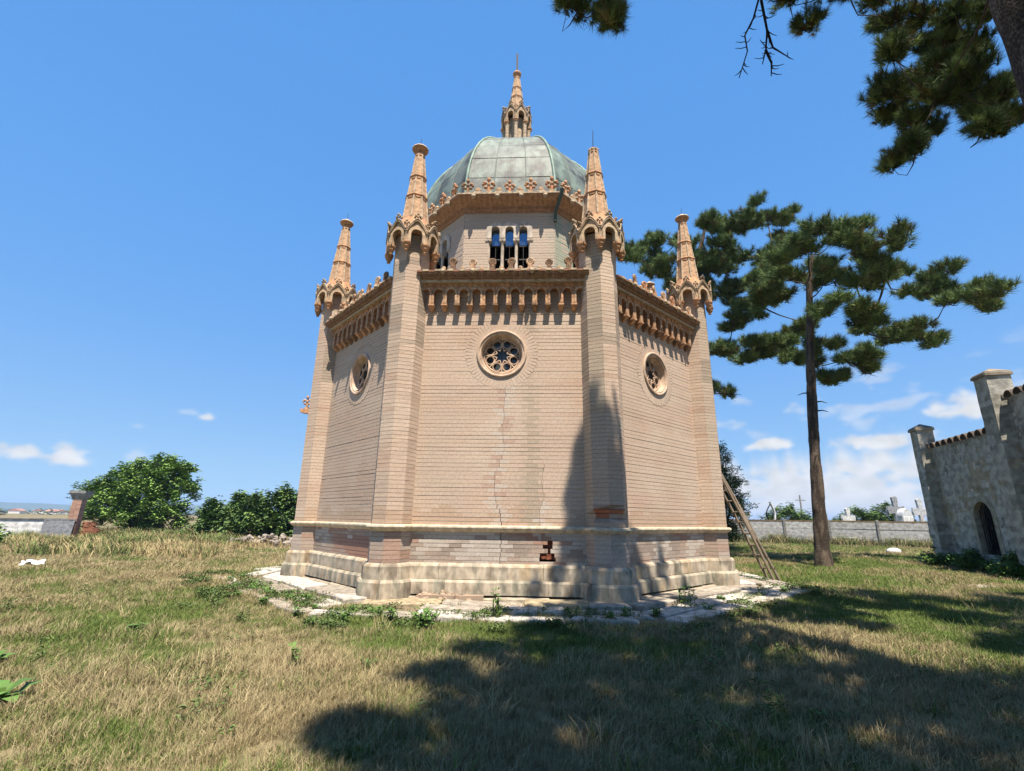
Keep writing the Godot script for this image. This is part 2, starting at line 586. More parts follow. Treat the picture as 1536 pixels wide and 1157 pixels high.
func make_ornaments() -> void:
	# the fleuron: a stalk with a leafy head
	var mb := MB.new()
	box(mb, Transform3D(Basis.IDENTITY, Vector3(0, 0.04, 0)), Vector3(0.13, 0.08, 0.12), CREAM)
	tube(mb, [Vector3(0, 0.05, 0), Vector3(0, 0.22, 0.01), Vector3(0, 0.40, -0.01)], [0.045, 0.035, 0.02], 6, TERRA)
	for q in [[0.0, 0.43, 0.055, 0.065], [0.1, 0.32, 0.06, 0.05], [-0.1, 0.32, 0.06, 0.05], [0.08, 0.19, 0.05, 0.04], [-0.08, 0.19, 0.05, 0.04], [0.0, 0.28, 0.05, 0.06], [0.14, 0.27, 0.035, 0.035], [-0.14, 0.27, 0.035, 0.035]]:
		ball(mb, Vector3(q[0], q[1], 0.02), Vector3(q[2], q[3], 0.045), jit(TERRA.lerp(CREAM, 0.25), 0.12), 7, 4)
	SH.fleuron = mb.mesh(M.terracotta)
	SH.fleuron_v = [SH.fleuron, tinted(mb, Color(0.7, 0.66, 0.62)), tinted(mb, Color(1.05, 0.9, 0.8))]
	# the crest roundel: a ring with a petalled middle on a stem
	mb = MB.new()
	box(mb, Transform3D(Basis.IDENTITY, Vector3(0, 0.03, 0)), Vector3(0.15, 0.06, 0.13), CREAM)
	extrude(mb, PackedVector2Array([Vector2(-0.055, 0.05), Vector2(0.055, 0.05), Vector2(0.045, 0.17), Vector2(-0.045, 0.17)]), Transform3D(Basis.IDENTITY, Vector3(0, 0, -0.04)), 0.09, TERRA, true)
	ring(mb, Transform3D(Basis.IDENTITY, Vector3(0, 0.25, 0)), 0.075, 0.028, 14, CREAM.lerp(TERRA, 0.4))
	ball(mb, Vector3(0, 0.25, 0), Vector3(0.07, 0.07, 0.02), TERRA, 10, 4)
	for k in 6:
		ball(mb, Vector3(cos(k * TAU / 6) * 0.038, 0.25 + sin(k * TAU / 6) * 0.038, 0.018), Vector3(0.018, 0.018, 0.014), CREAM, 5, 3)
	box(mb, Transform3D(Basis.IDENTITY, Vector3(0, 0.105, 0.055)), Vector3(0.03, 0.09, 0.025), CREAM)
	SH.roundel = mb.mesh(M.terracotta)
	SH.roundel_v = [SH.roundel, tinted(mb, Color(0.55, 0.5, 0.48)), tinted(mb, Color(1.1, 0.85, 0.75)), tinted(mb, Color(0.8, 0.74, 0.68))]
	# the small bud between two roundels
	mb = MB.new()
	box(mb, Transform3D(Basis.IDENTITY, Vector3(0, 0.02, 0)), Vector3(0.12, 0.04, 0.1), CREAM)
	ball(mb, Vector3(0, 0.075, 0), Vector3(0.055, 0.055, 0.045), TERRA.lerp(CREAM, 0.3), 8, 5)
	ring(mb, Transform3D(Basis.IDENTITY, Vector3(0, 0.075, 0.03)), 0.035, 0.012, 10, CREAM, 0.0, TAU, 4)
	SH.bud = mb.mesh(M.terracotta)
	# the mask knob under the cornice edge
	mb = MB.new()
	ball(mb, Vector3(0, 0, 0), Vector3(0.06, 0.062, 0.07), CREAM, 8, 6)
	ball(mb, Vector3(0, -0.02, 0.055), Vector3(0.03, 0.025, 0.03), CREAM, 6, 4)
	for s in [-1, 1]:
		ball(mb, Vector3(0.045 * s, 0.04, 0.01), Vector3(0.02, 0.025, 0.02), CREAM, 5, 3)
	SH.mask = mb.mesh(M.terracotta)
	# one bay of the corbel table
	mb = MB.new()
	extrude(mb, arch_poly(0.308, 6.52, 7.06, 0.098, 6.815), Transform3D.IDENTITY, 0.155, TERRA)
	extrude(mb, arc_band(0.097, 0.148, 6.815, 0.28), Transform3D(Basis.IDENTITY, Vector3(0, 0, 0.155)), 0.02, TERRA.lerp(CREAM, 0.45))
	box(mb, Transform3D(Basis.IDENTITY, Vector3(0.154, 7.01, 0.155)), Vector3(0.04, 0.05, 0.05), TERRA)
	SH.bay = mb.mesh(M.terracotta)
	SH.bay_v = [SH.bay, tinted(mb, Color(0.85, 0.78, 0.72)), tinted(mb, Color(1.08, 1.02, 0.95)), tinted(mb, Color(0.98, 0.86, 0.76))]
	mb = MB.new()
	box(mb, Transform3D(Basis.IDENTITY, Vector3(0, -0.015, 0.085)), Vector3(0.14, 0.035, 0.2), TERRA.lerp(CREAM, 0.2))
	var rows := []
	for e in [[-0.15, 0.02, 0.03], [-0.11, 0.045, 0.08], [-0.07, 0.055, 0.13], [-0.032, 0.06, 0.17]]:
		rows.append([Vector3(-e[1], e[0], 0), Vector3(-e[1], e[0], e[2]), Vector3(e[1], e[0], e[2]), Vector3(e[1], e[0], 0)])
	grid(mb, rows, true, TERRA, false)
	SH.corbel = mb.mesh(M.terracotta)
	SH.corbel_v = [SH.corbel, tinted(mb, Color(0.6, 0.6, 0.6)), tinted(mb, Color(1.2, 1.15, 1.1))]

func tinted(mb: MB, k: Color) -> ArrayMesh:
	# the same piece fired or weathered to another tone, with ragged lichen and soot on it
	var q := MB.new()
	q.v = mb.v.duplicate(); q.n = mb.n.duplicate(); q.c = mb.c.duplicate()
	var o := rng.randf() * 40.0
	for i in q.c.size():
		var d := nz.get_noise_3d(q.v[i].x * 190.0 + o, q.v[i].y * 190.0, q.v[i].z * 190.0)
		var c := Color(q.c[i].r * k.r, q.c[i].g * k.g, q.c[i].b * k.b)
		q.c[i] = c.lerp(Color(0.13, 0.105, 0.085), smoothstep(0.14, 0.45, d) * 0.55)
	return q.mesh(M.terracotta)

func pick(a: Array) -> ArrayMesh:
	return a[rng.randi() % a.size()]

func cornice_parts(parent: Node3D) -> void:
	for k in 13:
		place(put("corbel_arch", pick(SH.bay_v), null, parent), Transform3D(Basis.IDENTITY, Vector3((k - 6) * 0.308, 0, 0.018 + rng.randf_range(-0.004, 0.004))))
	for k in 14:
		place(put("corbel", pick(SH.corbel_v), null, parent), Transform3D(Basis.IDENTITY, Vector3((k - 6.5) * 0.308, 6.52, 0.018)))
	if not SH.has("cornice"):
		var mb := MB.new()
		box(mb, Transform3D(Basis.IDENTITY, Vector3(0, 7.085, 0.13)), Vector3(4.1, 0.05, 0.26), CREAM)
		box(mb, Transform3D(Basis.IDENTITY, Vector3(0, 7.13, 0.12)), Vector3(4.1, 0.04, 0.24), TERRA)
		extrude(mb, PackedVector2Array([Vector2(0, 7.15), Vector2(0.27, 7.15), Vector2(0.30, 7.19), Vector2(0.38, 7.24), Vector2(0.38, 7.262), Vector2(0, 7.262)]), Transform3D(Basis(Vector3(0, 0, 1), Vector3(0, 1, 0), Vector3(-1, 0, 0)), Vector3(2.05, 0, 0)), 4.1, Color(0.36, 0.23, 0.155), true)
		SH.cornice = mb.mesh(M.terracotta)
		mb = MB.new()
		for k in 56:
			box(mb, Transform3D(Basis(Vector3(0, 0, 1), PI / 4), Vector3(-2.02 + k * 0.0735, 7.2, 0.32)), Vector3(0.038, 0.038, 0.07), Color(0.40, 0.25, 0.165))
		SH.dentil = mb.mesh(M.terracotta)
		mb = MB.new()
		for k in 28:
			box(mb, Transform3D(Basis.IDENTITY, Vector3(-1.97 + k * 0.146, 7.285 + (0.012 if k % 2 else 0.0), 0.2 + (0.012 if k % 2 else 0.0))), Vector3(0.138, 0.045, 0.42), jit(CREAM if k % 2 else Color(0.33, 0.17, 0.11), 0.15))
		SH.coping = mb.mesh(M.terracotta)
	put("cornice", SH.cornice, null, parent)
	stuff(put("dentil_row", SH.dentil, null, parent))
	stuff(put("coping_tiles", SH.coping, null, parent))
	for k in 7:
		if rng.randf() < 0.04:
			continue
		place(put("crest_roundel", pick(SH.roundel_v), null, parent), Transform3D(Basis(Vector3.UP, rng.randf_range(-0.3, 0.3)).rotated(Vector3.BACK, rng.randf_range(-0.07, 0.07)).scaled(Vector3.ONE * rng.randf_range(0.92, 1.1)), Vector3((k - 3) * 0.46 + 0.2, 7.31, 0.3)))
		place(put("crest_bud", SH.bud, null, parent), Transform3D(Basis.IDENTITY, Vector3((k - 3) * 0.46 - 0.03, 7.31, 0.32)))
	for k in 5:
		place(put("mask_knob", SH.mask, null, parent), Transform3D(Basis.IDENTITY, Vector3((k - 2) * 0.7, 7.25, 0.44)))

func make_rose() -> MeshInstance3D:
	var mb := MB.new()
	lathe(mb, [[0.585, -0.02], [0.585, 0.025], [0.572, 0.042], [0.55, 0.048], [0.53, 0.04], [0.522, 0.02], [0.51, 0.012], [0.495, 0.022], [0.485, 0.012], [0.48, -0.01], [0.455, -0.13], [0.44, -0.135], [0.432, -0.12], [0.418, -0.12], [0.415, -0.22], [0.415, -0.3]], 48, 0.0, BRICK.lerp(TERRA, 0.15))
	var f := put("rose_window", mb, M.stone, chapel)
	var tr := Transform3D(Basis(Vector3.RIGHT, -PI / 2), Vector3.ZERO)
	# children live in the window's own frame, whose y axis points outwards
	for k in 8:
		mb = MB.new()
		var a := TAU * (k + 0.5) / 8
		ring(mb, tr * Transform3D(Basis.IDENTITY, Vector3(cos(a) * 0.302, sin(a) * 0.302, -0.15)), 0.098, 0.0145, 18, BRICK.lerp(TERRA, 0.3))
		put("roundel", mb, M.stone, f)
	mb = MB.new()
	ring(mb, tr * Transform3D(Basis.IDENTITY, Vector3(0, 0, -0.15)), 0.416, 0.018, 44, BRICK.lerp(TERRA, 0.3))
	var pts := []
	var rr := []
	for k in 17:
		var a := TAU * k / 16 + TAU / 16 * 0.0
		var q := 0.265 if k % 2 == 0 else 0.125
		pts.append(tr * Vector3(cos(a) * q, sin(a) * q, -0.145))
		rr.append(0.016)
	for k in 16:
		tube(mb, [pts[k], pts[k + 1]], [0.015, 0.015], 6, BRICK.lerp(TERRA, 0.2))
		if k % 2 == 0:
			tube(mb, [pts[k], pts[k] * Vector3(1.55, 1, 1.55)], [0.014, 0.014], 5, CREAM)
	put("tracery", mb, M.stone, f)
	mb = MB.new()
	lathe(mb, [[0.425, -0.26], [0.001, -0.26]], 32, 0.0, WHITE)
	put("pane", mb, M.pane, f)
	return f

func voussoirs(parent: Node3D) -> void:
	if not SH.has("vous"):
		var mb := MB.new()
		var n := 60
		for k in n:
			var a := TAU * k / n
			var l := 0.27 + (0.012 if k % 2 else 0.0)
			box(mb, Transform3D(Basis(Vector3(0, 0, 1), a), Vector3(0, ROSE_Y, 0) + Vector3(cos(a), sin(a), 0) * (0.565 + l / 2) + Vector3(0, 0, 0.0085)), Vector3(l, 0.066, 0.017), wall_col(cos(a), ROSE_Y + sin(a), 5.0), true)
		SH.vous = mb.mesh(M.brick)
	stuff(put("voussoir_ring", SH.vous, null, parent))

func make_side(k: int, wall_mesh: ArrayMesh, dado_mesh: ArrayMesh) -> void:
	var t := face(45.0 * k, AP)
	var w := put("brick_wall", wall_mesh, null, chapel)
	w.transform = t
	cornice_parts(w)
	if k != 6:
		voussoirs(w)
	var d := put("dado", dado_mesh, null, chapel)
	d.transform = t
	# two stone courses, each of three blocks
	for q in 4:
		var b := put("plinth_block", pick(SH.block_low), null, d)
		b.position = Vector3((q - 1.5) * 1.05, rng.randf_range(-0.006, 0.006), rng.randf_range(-0.008, 0.008))
		b.rotation.y = rng.randf_range(-0.006, 0.006)
		var c := put("plinth_block", pick(SH.block_up), null, d)
		c.position = Vector3((q - 1.5) * 1.08 + (0.1 if k % 2 else -0.12), rng.randf_range(-0.003, 0.003), rng.randf_range(-0.005, 0.005))
		var f := put("footing_stone", SH.foot, null, d)
		f.position = Vector3((q - 1.5) * 1.08, rng.randf_range(-0.02, 0.01), rng.randf_range(-0.05, 0.04))
		f.rotation.z = rng.randf_range(-0.012, 0.012)
	put("string_course", SH.moulding, null, d)

func stone_col(x: float, y: float, sd: float) -> Color:
	# limestone with runs of grey-green algae, ochre and black stains
	var c := STONE.lerp(STONE * 1.12, clampf(nz.get_noise_3d(x * 25.0, y * 25.0, sd) + 0.5, 0.0, 1.0))
	var run := nz.get_noise_3d(x * 62.0, y * 9.0, sd + 12.0) + 0.25 * nz.get_noise_3d(x * 140.0, y * 60.0, sd)
	var big := nz.get_noise_3d(x * 12.0, y * 10.0, sd + 33.0)
	c = c.lerp(Color(0.26, 0.255, 0.195), smoothstep(0.1, 0.4, run + 0.5 * big) * 0.8)
	c = c.lerp(Color(0.40, 0.27, 0.13), smoothstep(0.16, 0.45, -run + 0.4 * big) * 0.5)
	c = c.lerp(Color(0.15, 0.12, 0.09), smoothstep(0.22, 0.5, nz.get_noise_3d(x * 40.0, y * 22.0, sd + 71.0) + 0.4 * run) * 0.7)
	return c

func stone_block(prof: Array, len: float, sd: float) -> MB:
	# the face of a plinth block, fine enough to carry its stains, closed at both ends
	var mb := MB.new()
	var fine := []
	for i in prof.size() - 1:
		var n := maxi(1, int(Vector2(prof[i + 1][0] - prof[i][0], prof[i + 1][1] - prof[i][1]).length() / 0.04))
		for q in n:
			fine.append([lerpf(prof[i][0], prof[i + 1][0], q / float(n)), lerpf(prof[i][1], prof[i + 1][1], q / float(n))])
	fine.append(prof[-1])
	var cols := int(len / 0.035)
	var rows := []
	for e in fine:
		var r := []
		for j in cols + 1:
			var x := -len / 2 + len * j / cols
			var worn := 0.006 * nz.get_noise_3d(x * 60.0, e[1] * 60.0, sd)
			r.append(Vector3(x, e[1], e[0] + worn))
		rows.append(r)
	var cf := func(i: int, j: int) -> Color: return stone_col(rows[i][j].x, rows[i][j].y, sd)
	grid(mb, rows, false, cf, false)
	var p := PackedVector2Array()
	for q in prof:
		p.append(Vector2(q[0], q[1]))
	var idx := Geometry2D.triangulate_polygon(p)
	for s in [-1, 1]:
		for i in range(0, idx.size(), 3):
			mb.tri(Vector3(s * len / 2, p[idx[i]].y, p[idx[i]].x), Vector3(s * len / 2, p[idx[i + 1]].y, p[idx[i + 1]].x), Vector3(s * len / 2, p[idx[i + 2]].y, p[idx[i + 2]].x), STONE)
	return mb

func stone_drum(prof: Array, sd: float) -> MB:
	# the same for an eight-sided turret plinth
	var mb := MB.new()
	var fine := []
	for i in prof.size() - 1:
		var n := maxi(1, int(Vector2(prof[i + 1][0] - prof[i][0], prof[i + 1][1] - prof[i][1]).length() / 0.04))
		for q in n:
			fine.append([lerpf(prof[i][0], prof[i + 1][0], q / float(n)), lerpf(prof[i][1], prof[i + 1][1], q / float(n))])
	fine.append(prof[-1])
	var rows := []
	for e in fine:
		var r := []
		for k in 8:
			var a: Vector3 = Vector3(sin(TAU * k / 8), 0, cos(TAU * k / 8)) * e[0]
			var b: Vector3 = Vector3(sin(TAU * (k + 1) / 8), 0, cos(TAU * (k + 1) / 8)) * e[0]
			for q in 10:
				r.append(a.lerp(b, q / 10.0) + Vector3(0, e[1], 0))
		rows.append(r)
	var cf := func(i: int, j: int) -> Color: return stone_col((j % 80) * 0.05, rows[i][j % 80].y, sd)
	grid(mb, rows, true, cf, false)
	return mb

func side_profile(prof: Array, len: float, col: Color, ends := 0.0) -> MB:
	# a moulding along the wall: outline in (out, y), swept along x
	var mb := MB.new()
	var p := PackedVector2Array()
	for q in prof:
		p.append(Vector2(q[0], q[1]))
	extrude(mb, p, Transform3D(Basis(Vector3(0, 0, 1), Vector3(0, 1, 0), Vector3(-1, 0, 0)), Vector3(len / 2, 0, 0)), len, col, true)
	return mb

func make_turret_parts() -> void:
	# the gallery bay, an arch under an ogee gable
	var w := 0.50
	var mb := MB.new()
	var p := PackedVector2Array([Vector2(-w / 2, 0.30), Vector2(-w / 2, -0.03), Vector2(-0.135, -0.03)])
	for i in 11:
		var t := PI - PI * i / 10
		p.append(Vector2(cos(t) * 0.135, 0.19 + sin(t) * 0.155))
	for q in [Vector2(0.135, -0.03), Vector2(w / 2, -0.03), Vector2(w / 2, 0.30)]:
		p.append(q)
	for i in range(1, 8):
		var k := i / 8.0
		p.append(Vector2(w / 2 * (1.0 - k), 0.30 + 0.30 * sin(k * PI / 2) * (0.85 + 0.15 * k)))
	p.append(Vector2(0, 0.62))
	for i in range(7, 0, -1):
		var k := i / 8.0
		p.append(Vector2(-w / 2 * (1.0 - k), 0.30 + 0.30 * sin(k * PI / 2) * (0.85 + 0.15 * k)))
	extrude(mb, p, Transform3D(Basis.IDENTITY, Vector3(0, 0, -0.10)), 0.10, CREAM, true)
	extrude(mb, arc_band(0.134, 0.20, 0.19, 0.22), Transform3D.IDENTITY, 0.03, CREAM * 1.05)
	# gable mouldings
	for s in [-1, 1]:
		for e in [[0.0, 0.022], [-0.055, 0.016]]:
			var pts := []
			var rr := []
			for i in 9:
				var k := i / 8.0
				pts.append(Vector3(s * (w / 2 - 0.01) * (1.0 - k), 0.30 + e[0] + 0.31 * sin(k * PI / 2) * (0.85 + 0.15 * k), 0.025))
				rr.append(e[1])
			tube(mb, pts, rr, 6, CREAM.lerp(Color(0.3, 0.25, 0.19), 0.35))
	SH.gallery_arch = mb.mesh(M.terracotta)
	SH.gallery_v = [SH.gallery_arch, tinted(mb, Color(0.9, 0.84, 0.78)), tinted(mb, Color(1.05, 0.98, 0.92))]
	mb = MB.new()
	lathe(mb, [[0.0, -0.24], [0.05, -0.235], [0.045, -0.19], [0.085, -0.14], [0.09, -0.10], [0.115, -0.06], [0.115, -0.02], [0.09, 0.0]], 8, 0.0, TERRA, false)
	SH.gallery_corbel = mb.mesh(M.terracotta)
	mb = MB.new()
	ball(mb, Vector3(0, 0.02, 0), Vector3(0.03, 0.06, 0.03), CREAM, 6, 4)
	for q in [[0.05, 0.08, 0.03], [-0.05, 0.08, 0.03], [0.0, 0.13, 0.045], [0.07, 0.05, 0.0], [-0.07, 0.05, 0.0]]:
		ball(mb, Vector3(q[0], q[1], q[2]), Vector3(0.033, 0.04, 0.03), jit(CREAM * 0.85, 0.1), 6, 4)
	ring(mb, Transform3D(Basis.IDENTITY, Vector3(0, 0.10, 0.02)), 0.045, 0.012, 8, CREAM, 0.0, TAU, 4)
	SH.crocket = mb.mesh(M.terracotta)
	SH.crocket_v = [SH.crocket, tinted(mb, Color(0.65, 0.6, 0.56)), tinted(mb, Color(0.95, 0.85, 0.75))]
	mb = MB.new()
	lathe(mb, [[0.47, 8.28], [0.58, 8.30], [0.57, 8.42], [0.50, 8.52], [0.36, 8.80], [0.33, 8.88]], 8, 0.0, TERRA, false)
	SH.gallery_roof = mb.mesh(M.terracotta)
	var tiers := [[8.84, 0.335, 9.52, 0.262], [9.58, 0.262, 10.13, 0.198], [10.19, 0.198, 10.9, 0.122]]
	for i in 3:
		mb = MB.new()
		var e: Array = tiers[i]
		lathe(mb, [[e[1], e[0]], [e[3], e[2]]], 8, 0.0, TERRA.lerp(CREAM, 0.35), false)
		# arrises on the corners, and a sunk panel head under each band
		for q in 8:
			var a := TAU * q / 8
			var d := Vector3(sin(a), 0, cos(a))
			tube(mb, [d * e[1] + Vector3(0, e[0], 0), d * e[3] + Vector3(0, e[2], 0)], [0.026 - 0.004 * i, 0.022 - 0.004 * i], 6, CREAM)
			var b := a + PI / 8
			var rr: float = e[3] * cos(PI / 8)
			box(mb, Transform3D(Basis(Vector3.UP, b), Vector3(sin(b), 0, cos(b)) * (rr + 0.006) + Vector3(0, e[2] - 0.035, 0)), Vector3(rr * 0.5, 0.04, 0.03), TERRA)
		SH["tier%d" % i] = mb.mesh(M.terracotta)
	for i in 2:
		mb = MB.new()
		var r: float = tiers[i][3]
		var y: float = tiers[i][2]
		lathe(mb, [[r, y - 0.01], [r + 0.035, y + 0.012], [r + 0.04, y + 0.035], [r + 0.02, y + 0.062], [r - 0.01, y + 0.07]], 8, 0.0, TERRA, false)
		SH["band%d" % i] = mb.mesh(M.terracotta)
	mb = MB.new()
	lathe(mb, [[0.10, 10.86], [0.135, 10.90], [0.12, 10.95], [0.105, 10.97], [0.13, 11.0], [0.205, 11.06], [0.222, 11.10]], 12, 0.0, TERRA)
	lathe(mb, [[0.222, 11.10], [0.21, 11.13], [0.14, 11.16], [0.09, 11.17], [0.085, 11.21], [0.05, 11.25], [0.0, 11.26]], 12, 0.0, CREAM)
	SH.cap = mb.mesh(M.terracotta)
	mb = MB.new()
	lathe(mb, [[0.115, 10.88], [0.14, 10.92], [0.135, 10.97], [0.10, 11.0], [0.0, 11.0]], 8, 0.0, CREAM, false)
	for q in 8:
		var a := TAU * (q + 0.5) / 8
		ball(mb, Vector3(sin(a) * 0.12, 10.95, cos(a) * 0.12), Vector3(0.03, 0.04, 0.03), TERRA, 5, 3)
	SH.stump = mb.mesh(M.terracotta)
	mb = MB.new()
	tube(mb, [Vector3(0, 10.95, 0), Vector3(0.0, 11.3, 0), Vector3(0.01, 11.62, 0)], [0.012, 0.01, 0.008], 5, Color(0.05, 0.05, 0.055))
	SH.rod = mb.mesh(M.iron)
	SH.tlow_v = []
	SH.tup_v = []
	for k in 4:
		SH.tlow_v.append(stone_drum([[0.645, -0.05], [0.64, 0.36], [0.60, 0.405], [0.555, 0.41]], 5.0 + 9.0 * k).mesh(M.stone))
		SH.tup_v.append(stone_drum([[0.558, 0.405], [0.555, 0.655], [0.53, 0.69], [0.47, 0.72]], 50.0 + 9.0 * k).mesh(M.stone))
	mb = MB.new()
	lathe(mb, [[0.45, 1.34], [0.50, 1.365], [0.545, 1.395], [0.565, 1.425], [0.56, 1.455], [0.52, 1.475], [0.44, 1.48]], 8, 0.0, Color(0.60, 0.51, 0.375), false)
	SH.tmould = mb.mesh(M.stone)

func shaft_mesh(sd: int, broken: bool) -> ArrayMesh:
	var mb := MB.new()
	var rows := []
	var info := []
	var y := 0.70
	var r0 := 0.45
	while y < 8.2:
		var h := 0.088 + rng.randf_range(-0.002, 0.002)
		var jt := rng.randf_range(0.004, 0.010)
		for e in [[y, -0.012], [y + 0.0005, 0.0], [y + h - jt, 0.0], [y + h - jt + 0.0005, -0.012]]:
			var r := []
			for k in 8:
				var a := TAU * k / 8
				var q: float = r0 + e[1] + rng.randf_range(-0.0025, 0.0025)
				if broken and e[0] > 1.60 + 0.05 * sin(k * 2.3) and e[0] < 1.84 - 0.07 * absf(sin(k * 1.7)) and (k == 0 or k == 1 or k == 7):
					q -= 0.03 + 0.075 * rng.randf()
				r.append(Vector3(sin(a) * q, e[0], cos(a) * q))
			rows.append(r)
			info.append(y)
		y += h
	var cols := {}
	var f := func(i: int, j: int) -> Color:
		var key := "%d_%d" % [int(i / 4), j]
		if not cols.has(key):
			var yy: float = info[i]
			var c := wall_col(j * 0.35 + sd * 3.0, yy, sd + 40.0)
			if yy < 1.36:
				c = dado_col(j * 0.35 + sd * 3.0, yy, sd + 40.0).lerp(Color(0.45, 0.35, 0.28), 0.45)
			elif broken and yy > 1.55 and yy < 1.85 and (j == 0 or j == 7):
				c = jit(Color(0.42, 0.16, 0.085) if rng.randf() < 0.65 else Color(0.45, 0.33, 0.25), 0.3)
			elif yy > 5.4 and nz.get_noise_3d(j * 20.0, yy * 22.0, sd * 9.0) > 0.12:
				c = c.lerp(Color(0.27, 0.23, 0.18), 0.45)
			cols[key] = c
		return cols[key]
	grid(mb, rows, true, f, false)
	return mb.mesh(M.brick)

func make_turret(az: float, shaft: ArrayMesh, capped: bool, rod: bool) -> void:
	var t := put("turret", shaft, null, chapel)
	t.position = face(az, RB).origin
	put("plinth_block", pick(SH.tlow_v), null, t)
	put("plinth_block", pick(SH.tup_v), null, t)
	put("string_course", SH.tmould, null, t)
	for k in 8:
		var a := TAU * (k + 0.5) / 8
		var b := Basis(Vector3.UP, a)
		place(put("gallery_arch", pick(SH.gallery_v), null, t), Transform3D(b, b * Vector3(0, 7.97, 0.605)))
		place(put("crocket", pick(SH.crocket_v), null, t), Transform3D(b, b * Vector3(0, 8.58, 0.60)))
		var c := Basis(Vector3.UP, a + PI / 8)
		place(put("gallery_corbel", SH.gallery_corbel, null, t), Transform3D(c, c * Vector3(0, 7.97, 0.585)))
		place(put("crocket", pick(SH.crocket_v), null, t), Transform3D(c.scaled(Vector3.ONE * 0.9), c * Vector3(0, 8.38, 0.63)))
	put("gallery_roof", SH.gallery_roof, null, t)
	for i in 3:
		put("spire_tier", SH["tier%d" % i], null, t)
	for i in 2:
		put("spire_band", SH["band%d" % i], null, t)
	if capped:
		put("spire_cap", SH.cap, null, t)
	else:
		put("broken_tip", SH.stump, null, t)
	if rod:
		put("rod", SH.rod, null, t)
	else:
		place(put("rod", SH.rod, null, t), Transform3D(Basis.IDENTITY.scaled(Vector3(0.7, 0.5, 0.7)), Vector3(0, 5.68, 0)))

func drum_hole(y: float) -> Array:
	return [[-0.62, 0.62]] if y > 8.66 and y < 10.16 else []

